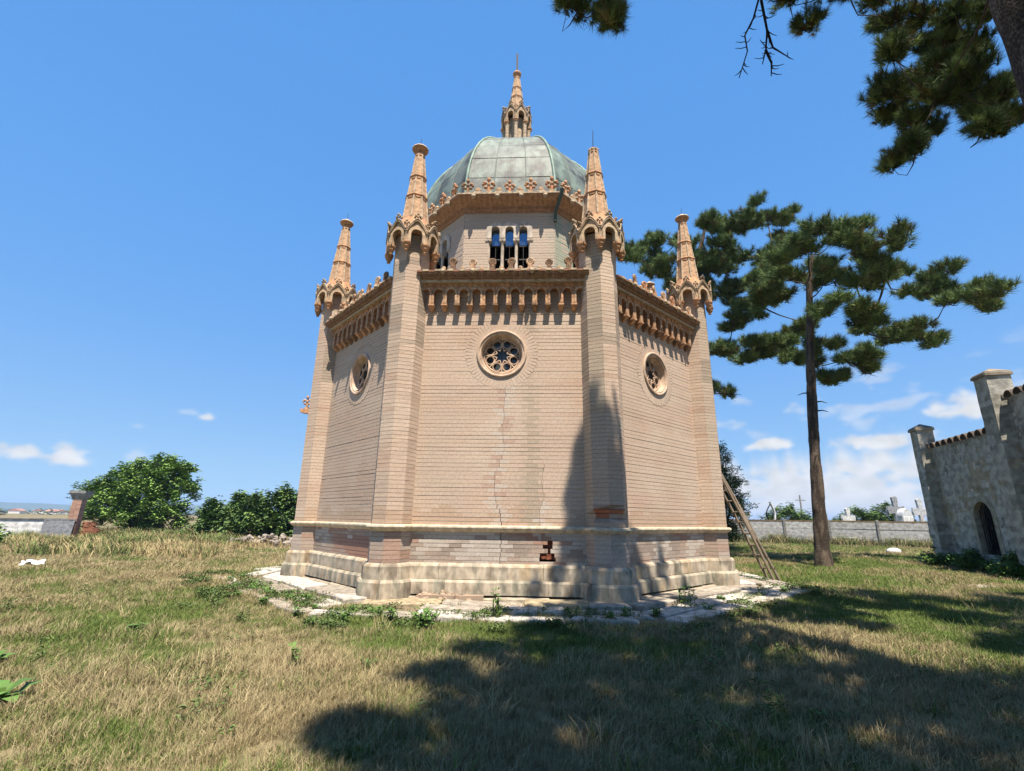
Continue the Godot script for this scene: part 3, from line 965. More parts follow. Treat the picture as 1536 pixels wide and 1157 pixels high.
func make_drum() -> void:
	var ap := 3.348
	var side := 2.0 * ap * tan(PI / 8)
	# triple window pieces
	var mb := MB.new()
	var p := PackedVector2Array([Vector2(-0.70, 9.78)])
	p.append(Vector2(-0.70, 10.05))
	for q in 3:
		var cx := (q - 1) * 0.42
		for i in range(0, 11):
			var t := PI - PI * i / 10
			var x := cx + cos(t) * 0.28
			var y := 10.05 + sin(t) * 0.27
			if q > 0 and x < cx - 0.21: continue
			if q < 2 and x > cx + 0.21: continue
			p.append(Vector2(x, y))
	p.append(Vector2(0.70, 9.78))
	for q in 3:
		var cx := (1 - q) * 0.42
		p.append(Vector2(cx + 0.125, 9.78))
		for i in 11:
			var t := PI * i / 10
			p.append(Vector2(cx + cos(t) * 0.125, 10.05 + sin(t) * 0.125))
		p.append(Vector2(cx - 0.125, 9.78))
	extrude(mb, p, Transform3D(Basis.IDENTITY, Vector3(0, 0, -0.22)), 0.27, Color(0.60, 0.52, 0.43), true)
	SH.tri_arch = mb.mesh(M.stone)
	mb = MB.new()
	lathe(mb, [[0.075, 8.70], [0.075, 8.75], [0.055, 8.79], [0.05, 9.2], [0.047, 9.60], [0.06, 9.615], [0.055, 9.64], [0.08, 9.69]], 12, 0.0, Color(0.58, 0.49, 0.39))
	box(mb, Transform3D(Basis.IDENTITY, Vector3(0, 9.735, 0)), Vector3(0.18, 0.09, 0.18), Color(0.58, 0.5, 0.41))
	ring(mb, Transform3D(Basis.IDENTITY, Vector3(0, 9.735, 0.09)), 0.028, 0.01, 8, Color(0.5, 0.42, 0.33), 0.0, TAU, 4)
	SH.column = mb.mesh(M.stone)
	mb = MB.new()
	box(mb, Transform3D(Basis.IDENTITY, Vector3(0, 8.675, -0.06)), Vector3(1.45, 0.06, 0.28), CREAM)
	SH.sill = mb.mesh(M.stone)
	mb = MB.new()
	box(mb, Transform3D(Basis.IDENTITY, Vector3(0, 9.905, 0)), Vector3(0.26, 0.57, 0.012), Color(1, 1, 1))
	SH.pane = mb.mesh(M.glass)
	mb = MB.new()
	for q in [Vector3(0, 9.60, 0.0), Vector3(0, 9.15, 0)]:
		box(mb, Transform3D(Basis.IDENTITY, q), Vector3(0.25, 0.035, 0.03), Color(0.09, 0.08, 0.075))
	box(mb, Transform3D(Basis.IDENTITY, Vector3(0, 9.2, 0)), Vector3(0.016, 0.9, 0.025), Color(0.05, 0.045, 0.04))
	SH.bar = mb.mesh(M.iron)
	# cornice profile along a side
	var half := side / 2
	mb = MB.new()
	var prof := [[0.0, 10.66], [0.05, 10.66], [0.05, 10.72], [0.075, 10.74], [0.075, 10.80], [0.13, 10.83], [0.15, 10.86], [0.30, 10.95], [0.40, 11.02], [0.425, 11.06], [0.425, 11.10], [0.0, 11.12]]
	var rows := []
	for e in prof:
		var h: float = half + e[0] * tan(PI / 8)
		rows.append([Vector3(-h, e[1], e[0]), Vector3(h, e[1], e[0])])
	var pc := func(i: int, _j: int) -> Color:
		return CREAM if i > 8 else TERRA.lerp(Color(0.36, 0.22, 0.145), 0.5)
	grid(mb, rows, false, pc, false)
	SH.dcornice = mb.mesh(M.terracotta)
	mb = MB.new()
	for k in 40:
		box(mb, Transform3D(Basis.IDENTITY, Vector3(-half + 0.035 + k * (side - 0.07) / 39, 10.77, 0.085)), Vector3(0.035, 0.055, 0.045), TERRA)
	SH.ddentil = mb.mesh(M.terracotta)
	for k in 8:
		var w := MB.new()
		var sd := 60.0 + k
		var cf := func(x: float, y: float) -> Color:
			var c := wall_col(x, y, sd).lerp(Color(0.55, 0.47, 0.385), 0.45)
			if k == 1 and x < -0.25 and nz.get_noise_2d(x * 45.0, y * 6.0) > -0.2 + 0.25 * (x + 0.9):
				c = c.lerp(Color(0.30, 0.40, 0.30), 0.6)
			if k == 0 and x > 1.2:
				c = c.lerp(Color(0.38, 0.40, 0.31), 0.35)
			return c
		if k in [0, 1, 2, 6, 7] or not SH.has("drum_wall"):
			brick_wall(w, Transform3D.IDENTITY, side, 7.3, 10.70, 0.09, drum_hole, none, cf)
			SH.drum_wall = w.mesh(M.brick)
		var o := put("drum_wall", SH.drum_wall, null, chapel)
		o.transform = face(45.0 * k, ap)
		put("window_surround", SH.tri_arch, null, o)
		put("sill", SH.sill, null, o)
		for q in 4:
			place(put("column", SH.column, null, o), Transform3D(Basis.IDENTITY, Vector3((q - 1.5) * 0.42, 0, -0.05)))
		for q in 3:
			place(put("pane", SH.pane, null, o), Transform3D(Basis(Vector3.RIGHT, [-0.05, 0.03, -0.02][q]), Vector3((q - 1) * 0.42, 0, -0.13 + [0.49, -0.29, 0.19][q])))
			place(put("glazing_bar", SH.bar, null, o), Transform3D(Basis.IDENTITY, Vector3((q - 1) * 0.42, 0, -0.15)))
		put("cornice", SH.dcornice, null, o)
		stuff(put("dentil_row", SH.ddentil, null, o))
		for q in 5:
			place(put("fleuron", pick(SH.fleuron_v), null, o), Transform3D(Basis(Vector3.UP, rng.randf_range(-0.2, 0.2)).scaled(Vector3.ONE * rng.randf_range(1.0, 1.22)), Vector3((q - 2) * 0.64, 11.09, 0.33)))
			if q < 4:
				place(put("crest_bud", SH.bud, null, o), Transform3D(Basis.IDENTITY.scaled(Vector3.ONE * 1.9), Vector3((q - 1.5) * 0.64, 11.08, 0.33)))
				place(put("mask_knob", SH.mask, null, o), Transform3D(Basis.IDENTITY.scaled(Vector3.ONE * 1.15), Vector3((q - 1.5) * 0.72, 10.97, 0.42)))
	# the downpipe on the front right corner
	mb = MB.new()
	var cr := face(22.5, 3.624).origin
	var d := cr.normalized()
	tube(mb, [cr + d * 0.50 + Vector3(0, 11.16, 0), cr + d * 0.46 + Vector3(0, 11.02, 0), cr + d * 0.10 + Vector3(-0.03, 10.62, 0), cr + d * 0.07 + Vector3(-0.03, 10.3, 0)], [0.065, 0.055, 0.05, 0.05], 8, Color(0.10, 0.13, 0.11))
	put("downpipe", mb, M.iron, chapel)
	# lower roof between cornice and drum
	mb = MB.new()
	lathe(mb, [[6.25, 7.24], [3.5, 7.75]], 8, PI / 8, Color(0.16, 0.15, 0.14), false)
	put("lower_roof", mb, M.metal_roof, chapel)
	# the boarded ceiling of the room below, under the drum
	mb = MB.new()
	lathe(mb, [[5.95, 7.02], [0.01, 7.02]], 8, PI / 8, Color(0.24, 0.17, 0.11), false)
	lathe(mb, [[5.95, 7.08], [0.01, 7.08]], 8, PI / 8, Color(0.24, 0.17, 0.11), false)
	put("inner_ceiling", mb, M.wood, chapel)

	# the dome: copper sheets over an eight-sided shell
	var h0 := 11.12
	var a0 := 3.38
	var b0 := 4.35
	var rap := func(t: float) -> float: return a0 * pow(cos(t), 0.9)
	mb = MB.new()
	var pr := []
	for i in 15:
		var t := 1.40 * i / 14
		pr.append([(rap.call(t) - 0.03) / cos(PI / 8), h0 + b0 * sin(t) - 0.02])
	pr.append([0.0, h0 + b0])
	lathe(mb, pr, 8, PI / 8, Color(0.08, 0.09, 0.085), false)
	var dome := put("dome", mb, M.copper, chapel)
	var cuts := [0.0, 0.2, 0.42, 0.62, 0.82, 1.0, 1.18, 1.40]
	for k in 8:
		var b := Basis(Vector3.UP, TAU * k / 8)
		for i in 7:
			for j in 3:
				var sm := MB.new()
				var f0 := [-1.0, -0.36, 0.36][j] as float
				var f1 := [-0.36, 0.36, 1.0][j] as float
				var rws := []
				var lift := rng.randf_range(0.0, 0.014)
				for q in 7:
					var t := lerpf(cuts[i] + 0.003, cuts[i + 1] - 0.003, q / 6.0)
					var r: float = rap.call(t)
					var hw := r * tan(PI / 8)
					var row := []
					for s in 7:
						var f := lerpf(f0, f1, s / 6.0)
						row.append(b * Vector3(f * hw + (0.008 if s == 0 else (-0.008 if s == 6 else 0.0)), h0 + b0 * sin(t), r + lift + rng.randf_range(-0.002, 0.002)))
					rws.append(row)
				var base := Color(0.165, 0.195, 0.17).lerp(Color(0.135, 0.15, 0.14), rng.randf()).lerp(Color(0.18, 0.25, 0.20), rng.randf() * (0.8 if k == 7 or k == 1 else 0.35))
				# soot and verdigris in ragged patches
				var pcol := func(q: int, e: int) -> Color:
					var at: Vector3 = rws[q][e]
					var n1 := nz.get_noise_3d(at.x * 26.0, at.y * 18.0, at.z * 26.0)
					var n2 := nz.get_noise_3d(at.x * 70.0, at.y * 30.0 + 40.0, at.z * 70.0)
					var c := base.lerp(Color(0.045, 0.048, 0.046), smoothstep(-0.02, 0.26, n1 + 0.5 * n2) * 0.88)
					return c.lerp(Color(0.25, 0.33, 0.27), smoothstep(0.1, 0.4, n2 - 0.3 * n1) * 0.6)
				grid(sm, rws, false, pcol, true)
				put("copper_sheet", sm, M.copper, dome)
		# standing seams and the hip roll
		for f in [-0.36, 0.36, 1.0]:
			var sm := MB.new()
			var pts := []
			var rr := []
			for i in 15:
				var t := 1.40 * i / 14
				var r: float = rap.call(t)
				pts.append(b * Vector3(f * r * tan(PI / 8), h0 + b0 * sin(t), r + 0.012))
				rr.append(0.05 if f == 1.0 else 0.016)
			tube(sm, pts, rr, 6, Color(0.21, 0.31, 0.25) if f == 1.0 else Color(0.15, 0.19, 0.16))
			put("hip_roll" if f == 1.0 else "standing_seam", sm, M.copper, dome)

	# the lantern
	mb = MB.new()
	lathe(mb, [[0.62, 15.15], [0.6, 15.5], [0.34, 15.55], [0.33, 17.3]], 8, 0.0, CREAM, false)
	var l := put("lantern", mb, M.terracotta, chapel)
	var s := 0.92
	mb = MB.new()
	lathe(mb, [[0.075, 15.45], [0.075, 16.72], [0.10, 16.78], [0.10, 16.84]], 10, 0.0, CREAM)
	SH.lcol = mb.mesh(M.terracotta)
	for k in 8:
		var a := TAU * (k + 0.5) / 8
		var bb := Basis(Vector3.UP, a)
		place(put("gallery_arch", pick(SH.gallery_v), null, l), Transform3D(bb.scaled(Vector3(s, 1.25, s)), bb * Vector3(0, 16.98, 0.605 * s)))
		place(put("crocket", SH.crocket, null, l), Transform3D(bb, bb * Vector3(0, 17.74, 0.55)))
		var cc := Basis(Vector3.UP, a + PI / 8)
		place(put("gallery_corbel", SH.gallery_corbel, null, l), Transform3D(cc, cc * Vector3(0, 16.98, 0.54)))
		place(put("column", SH.lcol, null, l), Transform3D(cc, cc * Vector3(0, 0, 0.50)))
		place(put("crocket", SH.crocket, null, l), Transform3D(cc, cc * Vector3(0, 17.5, 0.57)))
	place(put("gallery_roof", SH.gallery_roof, null, l), Transform3D(Basis.IDENTITY.scaled(Vector3(0.9, 1, 0.9)), Vector3(0, 9.1, 0)))
	for i in 3:
		place(put("spire_tier", SH["tier%d" % i], null, l), Transform3D(Basis.IDENTITY.scaled(Vector3(0.92, 0.83, 0.92)), Vector3(0, 10.55, 0)))
		if i < 2:
			place(put("spire_band", SH["band%d" % i], null, l), Transform3D(Basis.IDENTITY.scaled(Vector3(0.92, 0.83, 0.92)), Vector3(0, 10.55, 0)))
	mb = MB.new()
	lathe(mb, [[0.10, 19.56], [0.12, 19.62], [0.10, 19.66], [0.17, 19.74], [0.185, 19.82], [0.14, 19.90], [0.05, 19.94], [0.0, 19.95]], 12, 0.0, TERRA)
	put("finial_ball", mb, M.terracotta, l)
	mb = MB.new()
	box(mb, Transform3D(Basis.IDENTITY, Vector3(0, 20.42, 0)), Vector3(0.075, 1.02, 0.04), Color(0.03, 0.03, 0.035))
	put("finial_bar", mb, M.iron, l)

func make_chapel() -> void:
	chapel = thing("chapel", Vector3(0.02, 0, -16.18), PHI, "tall octagonal pale brick chapel with corner turrets and a green copper dome", "chapel")
	make_ornaments()
	make_turret_parts()
	SH.block_low = []
	SH.block_up = []
	for k in 6:
		SH.block_low.append(stone_block([[-0.05, 0.13], [0.205, 0.13], [0.20, 0.36], [0.165, 0.405], [-0.05, 0.405]], 1.043, 3.0 + 7.0 * k).mesh(M.stone))
		SH.block_up.append(stone_block([[-0.05, 0.41], [0.115, 0.41], [0.112, 0.655], [0.085, 0.69], [0.02, 0.715], [-0.05, 0.715]], 1.074, 80.0 + 7.0 * k).mesh(M.stone))
	SH.foot = side_profile([[-0.05, -0.1], [0.30, -0.1], [0.29, 0.07], [0.26, 0.095], [-0.05, 0.10]], 1.06, STONE * 0.95).mesh(M.stone)
	SH.moulding = side_profile([[-0.02, 1.335], [0.03, 1.34], [0.07, 1.365], [0.105, 1.395], [0.118, 1.425], [0.115, 1.455], [0.08, 1.475], [-0.02, 1.48]], 3.9, Color(0.60, 0.51, 0.375)).mesh(M.stone)
	var len := 4.2
	var meshes := {}
	for k in [0, 1, 7, 2, 6]:
		var w := MB.new()
		var sd := float(k)
		var cf: Callable = front_col if k == 0 else func(x: float, y: float) -> Color: return wall_col(x, y, sd * 11.0)
		var cr: Callable = front_cracks if k == 0 else (left_cracks if k == 7 else none)
		brick_wall(w, Transform3D.IDENTITY, len, 1.47, 7.2, 0.0885, none if k == 6 else rose_hole, cr, cf)
		var d := MB.new()
		var df := func(x: float, y: float) -> Color: return dado_col(x, y, sd * 5.0)
		brick_wall(d, Transform3D.IDENTITY, len, 0.69, 1.36, 0.084, dado_hole if k == 0 else none, front_cracks if k == 0 else none, df)
		box(d, Transform3D(Basis.IDENTITY, Vector3(0, 0.3, -0.1)), Vector3(len, 0.85, 0.2), STONE * 0.6)
		if k == 0:     # red core showing in the hole
			for j in 5:
				for i in 3:
					box(d, Transform3D(Basis.IDENTITY, Vector3(0.95 + i * 0.14, 0.84 + j * 0.08, -0.12 - 0.03 * rng.randf())), Vector3(0.13, 0.068, 0.08), jit(Color(0.34, 0.12, 0.07), 0.3))
		meshes[k] = [w.mesh(M.brick), d.mesh(M.brick)]
	for k in 8:
		var q: Array = meshes[k] if meshes.has(k) else meshes[2]
		make_side(k, q[0], q[1])
	var rose := make_rose()
	for k in 8:
		if k == 6:
			continue
		var t := face(45.0 * k, AP + 0.012, ROSE_Y) * Transform3D(Basis(Vector3.RIGHT, PI / 2), Vector3.ZERO)
		if k == 0:
			rose.transform = t
		else:
			copy(rose, chapel, t)
	var sh := [shaft_mesh(0, false), shaft_mesh(1, true), shaft_mesh(2, false), shaft_mesh(3, false)]
	for k in 8:
		# 0 front right, 1 far right, 6 far left, 7 front left
		var m: ArrayMesh = sh[1] if k == 0 else (sh[2] if k == 1 else (sh[3] if k == 6 else sh[0]))
		make_turret(22.5 + 45.0 * k, m, k != 0, k == 0)
	make_drum()
	# crumbling footing left of the middle of the front
	var mb := MB.new()
	for k in 3:
		box(mb, Transform3D(Basis(Vector3.UP, 0.1 * k), Vector3(-1.3 + 0.4 * k, 0.04, 0.28)), Vector3(0.5, 0.2, 0.2), Color(0.40, 0.30, 0.22))
	var fo := put("crumbling_footing", mb, M.rubble, chapel)
	fo.transform = face(0, AP)
	for k in 46:
		var sm := MB.new()
		var r := rng.randf_range(0.02, 0.075)
		rock(sm, Vector3(r * 1.4, r * 0.8, r), jit(Color(0.40, 0.30, 0.215), 0.25))
		var st := put("rubble_stone", sm, M.rubble, fo)
		var x := rng.randf_range(-1.7, -0.5)
		var e := sin(PI * (x + 1.75) / 1.3)
		var t := rng.randf()
		st.position = Vector3(x, 0.02 + 0.15 * e * (1.0 - t), 0.22 + 0.22 * t)
		st.rotation = Vector3(rng.randf() * 3, rng.randf() * 3, rng.randf() * 3)
	# the porch on the left-hand side, whose carved finial peeps out
	mb = MB.new()
	box(mb, Transform3D(Basis.IDENTITY, Vector3(-0.9, 2.2, 0.3)), Vector3(0.5, 4.4, 0.62), BRICK)
	box(mb, Transform3D(Basis.IDENTITY, Vector3(0.9, 2.2, 0.3)), Vector3(0.5, 4.4, 0.62), BRICK)
	extrude(mb, PackedVector2Array([Vector2(-1.25, 4.4), Vector2(1.25, 4.4), Vector2(0, 5.5)]), Transform3D.IDENTITY, 0.62, BRICK, true)
	var po := put("porch", mb, M.brick, chapel)
	po.transform = face(270.0, AP)
	for x in [-1.1, 0.0, 1.1]:
		place(put("fleuron", SH.fleuron, null, po), Transform3D(Basis(Vector3.UP, PI / 2).scaled(Vector3.ONE * 1.3), Vector3(x, 5.45 if x == 0.0 else 4.4, 0.62)))
	# a carved bracket that carries the gable's finial well out from the wall
	mb = MB.new()
	extrude(mb, PackedVector2Array([Vector2(0.5, 4.6), Vector2(1.55, 5.05), Vector2(1.85, 5.1), Vector2(1.85, 5.22), Vector2(0.5, 5.22)]), Transform3D(Basis(Vector3(0, 0, 1), Vector3(0, 1, 0), Vector3(-1, 0, 0)), Vector3(0.12, 0, 0)), 0.24, TERRA, true)
	put("bracket", mb, M.terracotta, po)
	place(put("fleuron", SH.fleuron, null, po), Transform3D(Basis(Vector3.UP, PI / 2), Vector3(0, 5.22, 1.68)))
	mb = MB.new()
	box(mb, Transform3D(Basis.IDENTITY, Vector3(0, 1.5, 0.1)), Vector3(1.3, 3.0, 0.08), Color(0.10, 0.06, 0.035))
	put("door", mb, M.wood, po)
const PADS_A := [[2.62,14.53,1.07,0.6,0.36],[1.27,13.49,1.6,0.93,0.46],[1.0,13.26,0.43,0.98,0.55],[-0.53,13.06,1.39,0.7,0.47],[2.57,12.9,1.74,0.92,0.46],[4.57,13.33,0.4,0.86,0.55],[7.34,14.13,-1.66,0.81,0.54],[7.79,13.0,-1.19,1.04,0.52],[8.82,12.94,-1.05,0.91,0.45],[7.33,11.28,1.12,0.69,0.4],[9.5,11.4,-0.14,0.49,0.31],[1.93,11.94,0.9,0.71,0.41],[2.82,11.99,1.32,0.81,0.4],[1.29,10.1,1.59,0.78,0.39],[2.96,10.2,1.15,0.8,0.34],[6.31,10.81,-1.7,0.91,0.45],[7.09,10.52,-1.31,0.76,0.38],[7.53,9.95,-1.22,0.5,0.31],[2.38,9.33,-1.19,0.62,0.5],[1.54,8.23,1.24,0.66,0.33],[2.41,8.16,0.77,0.45,0.23],[1.69,7.82,-0.5,0.48,0.3],[0.97,12.89,-0.92,0.9,0.58],[0.45,12.85,-1.41,1.05,0.53],[2.72,13.52,-1.51,0.66,0.4]]
const PADS_B := [[-3.18,16.17,1.82,0.68,0.38],[-1.97,18.21,-0.47,0.67,0.42],[-0.71,18.31,-0.76,1.01,0.76],[-1.4,16.4,-0.03,0.81,0.64],[0.58,17.69,1.42,0.78,0.78],[2.71,19.32,0.12,0.99,0.66],[3.32,18.81,1.81,0.62,0.7],[6.76,20.76,-1.91,1.07,0.62],[7.61,21.07,-1.61,0.49,0.32],[3.75,18.42,-0.21,1.49,0.83],[1.79,16.64,0.88,1.25,0.78],[1.81,17.64,-1.8,1.04,0.86],[5.02,17.58,-0.32,1.32,0.82],[4.08,16.85,-1.68,1.54,0.85],[2.7,15.63,-1.53,1.01,0.67],[4.2,14.73,-0.04,1.11,0.64],[4.14,13.34,0.38,1.08,0.54],[2.5,13.5,-0.44,0.8,0.48],[2.09,11.2,0.3,0.91,0.53],[2.66,10.62,1.49,1.01,0.43],[4.5,11.04,0.86,1.19,0.59],[6.63,13.1,-1.38,0.98,0.57],[4.09,14.85,2.01,0.89,0.59],[4.03,10.01,2.0,0.56,0.35],[1.51,8.67,-0.56,0.38,0.53],[-0.44,16.55,0.97,0.94,0.94],[0.47,15.07,-0.15,0.96,0.8]]
const PADS_NEAR := [[0.19,10.13,-2.55,0.26,0.21],[0.42,9.88,-2.32,0.2,0.16],[2.07,11.26,-3.5,0.3,0.24],[0.87,8.74,-2.05,0.19,0.15],[1.62,9.5,-2.44,0.31,0.25],[1.69,9.21,-2.06,0.29,0.23],[3.0,9.97,-2.84,0.44,0.35],[2.74,9.4,-2.2,0.3,0.24],[1.52,8.48,-2.34,0.29,0.23],[2.7,9.51,-3.04,0.44,0.35],[2.26,8.73,-2.28,0.39,0.31],[1.45,8.44,-2.71,0.25,0.2],[2.52,9.12,-3.33,0.34,0.27],[1.37,7.62,-1.88,0.27,0.21],[1.67,7.66,-1.81,0.26,0.21],[2.46,8.24,-2.11,0.28,0.23],[1.72,8.05,-3.08,0.21,0.17],[1.87,7.86,-2.81,0.25,0.2],[1.56,7.54,-2.13,0.23,0.18],[0.91,6.8,-2.3,0.14,0.11],[1.74,7.16,-2.02,0.13,0.11],[2.56,8.02,-2.53,0.2,0.16],[1.85,6.93,-1.78,0.11,0.09],[3.67,8.55,-2.96,0.21,0.17],[4.06,8.45,-3.31,0.14,0.11],[4.38,9.46,-3.42,0.23,0.18]]
const PADS_TIP := [[-3.96,8.91,-1.74,0.14,0.11],[-3.44,9.11,-1.88,0.12,0.09],[-3.42,8.11,-1.31,0.13,0.1]]

# --- plants ---------------------------------------------------------------------
func needle_tuft(needles: int, len: float, wid: float, sd: int) -> ArrayMesh:
	var r := RandomNumberGenerator.new()
	r.seed = sd
	var mb := MB.new()
	for k in needles:
		var a := r.randf() * TAU
		var el := r.randf_range(0.0, 1.35)
		var d := Vector3(cos(a) * sin(el), cos(el), sin(a) * sin(el))
		var s := d.cross(Vector3(r.randf() - 0.5, r.randf() - 0.5, r.randf() - 0.5)).normalized() * wid
		var o := Vector3(0, r.randf_range(-0.35, 0.25) * len, 0)
		var l := len * r.randf_range(0.7, 1.1)
		var c := jit(WHITE, 0.2)
		mb.tri(o - s, o + s, o + d * l, c)
	return mb.mesh(M.needle)

func leaf_cluster(n: int, len: float, wid: float, spread: float, sd: int, mat: Material) -> ArrayMesh:
	var r := RandomNumberGenerator.new()
	r.seed = sd
	var mb := MB.new()
	for k in n:
		var a := r.randf() * TAU
		var d := Vector3(cos(a), r.randf_range(-0.5, 0.7), sin(a)).normalized()
		var s := d.cross(Vector3.UP).normalized() * wid
		var up := s.cross(d).normalized() * wid * 0.35
		var o := Vector3(r.randf() - 0.5, r.randf() - 0.5, r.randf() - 0.5) * spread
		var l := len * r.randf_range(0.7, 1.15)
		var c := jit(WHITE, 0.22)
		var m := o + d * l * 0.45 - up
		var e := o + d * l - Vector3(0, 0.15 * l, 0)
		mb.tri(o, m + s + up * 2.0, e, c)
		mb.tri(o, e, m - s + up * 2.0, c)
	return mb.mesh(mat)

func scatter(called: String, mesh: Mesh, xf: Array, cols: Array, parent: Node) -> MultiMeshInstance3D:
	var mm := MultiMesh.new()
	mm.transform_format = MultiMesh.TRANSFORM_3D
	mm.use_colors = true
	mm.mesh = mesh
	mm.instance_count = xf.size()
	for i in xf.size():
		mm.set_instance_transform(i, xf[i])
		mm.set_instance_color(i, cols[i])
	var o := MultiMeshInstance3D.new()
	o.name = called
	o.multimesh = mm
	parent.add_child(o, true)
	stuff(o)
	return o

func aim(d: Vector3, roll: float) -> Basis:
	var y := d.normalized()
	var x := y.cross(Vector3(0.3, 0.2, 0.9)).normalized()
	return Basis(x, y, x.cross(y)).rotated(y, roll)

func trunk_point(pts: Array, y: float) -> Vector3:
	for i in pts.size() - 1:
		if y <= pts[i + 1].y:
			return pts[i].lerp(pts[i + 1], clampf((y - pts[i].y) / (pts[i + 1].y - pts[i].y), 0, 1))
	return pts[-1]

# a pine: trunk polyline and radii, pads [x, y, z, half width, half height] reached by limbs
func pine(o: Node3D, pts: Array, radii: Array, pads: Array, tuft: Mesh, size: float, dens: float, low_limb: float, grow := 1.0, limb_k := 1.0, tint := Color(0.11, 0.165, 0.055)) -> void:
	var mb := MB.new()
	var bark := func(_i: int, _j: int) -> Color: return jit(Color(0.22, 0.165, 0.125), 0.25)
	# plates of bark: a fine skin whose plates stand proud of the dark cracks between them
	var rows := []
	var cols_t := []
	var y: float = pts[0].y
	var ti := rng.randf() * 50.0
	while y < pts[-1].y:
		var i := 0
		while i < pts.size() - 2 and y > pts[i + 1].y:
			i += 1
		var k: float = (y - pts[i].y) / (pts[i + 1].y - pts[i].y)
		var c: Vector3 = pts[i].lerp(pts[i + 1], k)
		var rad := lerpf(radii[i], radii[i + 1], k)
		var row := []
		var crow := []
		for s in 28:
			var a := TAU * s / 28
			var p1 := nz.get_noise_3d(sin(a) * 34.0, y * 26.0 + ti, cos(a) * 34.0)
			var p2 := nz.get_noise_3d(sin(a) * 90.0, y * 70.0 + ti, cos(a) * 90.0)
			var plate := smoothstep(-0.12, 0.12, p1 + 0.4 * p2)
			row.append(c + Vector3(sin(a), 0, cos(a)) * (rad * (1.0 + 0.06 * p1) + 0.018 * plate - 0.009))
			crow.append(jit(Color(0.17, 0.13, 0.10).lerp(Color(0.42, 0.335, 0.255).lerp(Color(0.35, 0.25, 0.18), clampf(p2 * 2.0 + 0.5, 0.0, 1.0)), plate), 0.12))
		rows.append(row)
		cols_t.append(crow)
		y += 0.07
	var bc := func(i: int, j: int) -> Color: return cols_t[i][j % 28]
	grid(mb, rows, true, bc, true)
	put("trunk", mb, M.bark, o)
	mb = MB.new()
	var xf := []
	var cols := []
	# each clump grows from the nearest clump further in, or from the trunk
	var order := []
	for p in pads:
		var n := 4 if p[3] * grow > 0.5 else 2
		for k in n:
			var f := rng.randf_range(0.4, 0.62) if n == 4 else 0.72
			order.append([p[0] + rng.randf_range(-0.95, 0.95) * p[3] * grow, p[1] + rng.randf_range(-0.9, 0.9) * p[4] * grow, p[2] + rng.randf_range(-0.9, 0.9) * p[3] * grow, p[3] * f, p[4] * f * 0.9])
	var reach := func(p: Array) -> float:
		var q := trunk_point(pts, clampf(p[1] - 0.5, low_limb, pts[-1].y))
		return Vector3(p[0], p[1], p[2]).distance_to(q)
	order.sort_custom(func(a: Array, b: Array) -> bool: return reach.call(a) < reach.call(b))
	var done := []
	for p in order:
		var c := Vector3(p[0], p[1], p[2])
		var rx: float = p[3] * grow
		var ry: float = p[4] * grow
		var h := c.y - (0.35 + 0.28 * Vector2(c.x - pts[-1].x, c.z - pts[-1].z).length())
		var s := trunk_point(pts, clampf(h, low_limb, pts[-1].y))
		var best := s.distance_to(c) * 0.8
		for q in done:
			var g: Vector3 = q
			if g.distance_to(c) < best and g.y < c.y + 2.4:
				best = g.distance_to(c)
				s = g
		done.append(c - Vector3(0, ry * 0.35, 0))
		var mid := s.lerp(c, 0.5) + Vector3(rng.randf_range(-0.2, 0.2), -0.1 + rng.randf_range(-0.2, 0.15), rng.randf_range(-0.2, 0.2))
		var r0 := limb_k * clampf(0.014 * (c - s).length() + 0.018, 0.025, 0.08)
		tube(mb, [s, s.lerp(mid, 0.5) + Vector3(0, -0.06, 0), mid, mid.lerp(c, 0.55) + Vector3(0, rng.randf_range(-0.1, 0.05), 0), c - Vector3(0, ry * 0.3, 0)], [r0, r0 * 0.85, r0 * 0.65, r0 * 0.45, r0 * 0.3], 6, bark)
		var nt := int(dens * (2.0 + 12.0 * rx * (0.6 + ry) / (size * 2.2)))
		for k in nt:
			var a := rng.randf() * TAU
			var q := sqrt(rng.randf())
			var e := c + Vector3(cos(a) * rx * q, ry * rng.randf_range(-0.55, 0.75) * sqrt(1.05 - q * q * 0.9), sin(a) * rx * q)
			var b := c.lerp(e, 0.25) - Vector3(0, ry * 0.45, 0)
			tube(mb, [b, b.lerp(e, 0.6) - Vector3(0, 0.05 * rx, 0), e], [0.014, 0.01, 0.006], 4, bark)
			for w in 4:
				var g := b.lerp(e, 0.42 + 0.19 * w) + Vector3(rng.randf_range(-1, 1), rng.randf_range(-0.6, 1), rng.randf_range(-1, 1)) * size * 0.55
				var d := (e - b).normalized() + Vector3(rng.randf_range(-0.6, 0.6), 0.75 + rng.randf_range(-0.3, 0.5), rng.randf_range(-0.6, 0.6))
				xf.append(Transform3D(aim(d, rng.randf() * TAU).scaled(Vector3.ONE * rng.randf_range(0.75, 1.2)), g))
				var t := tint
				if rng.randf() < 0.06:
					t = Color(0.17, 0.14, 0.05)
				elif rng.randf() < 0.35:
					t = tint.lerp(Color(0.19, 0.25, 0.085), 0.85)
				cols.append(jit(t, 0.38))
	put("limbs", mb, M.bark, o)
	scatter("crown", tuft, xf, cols, o)

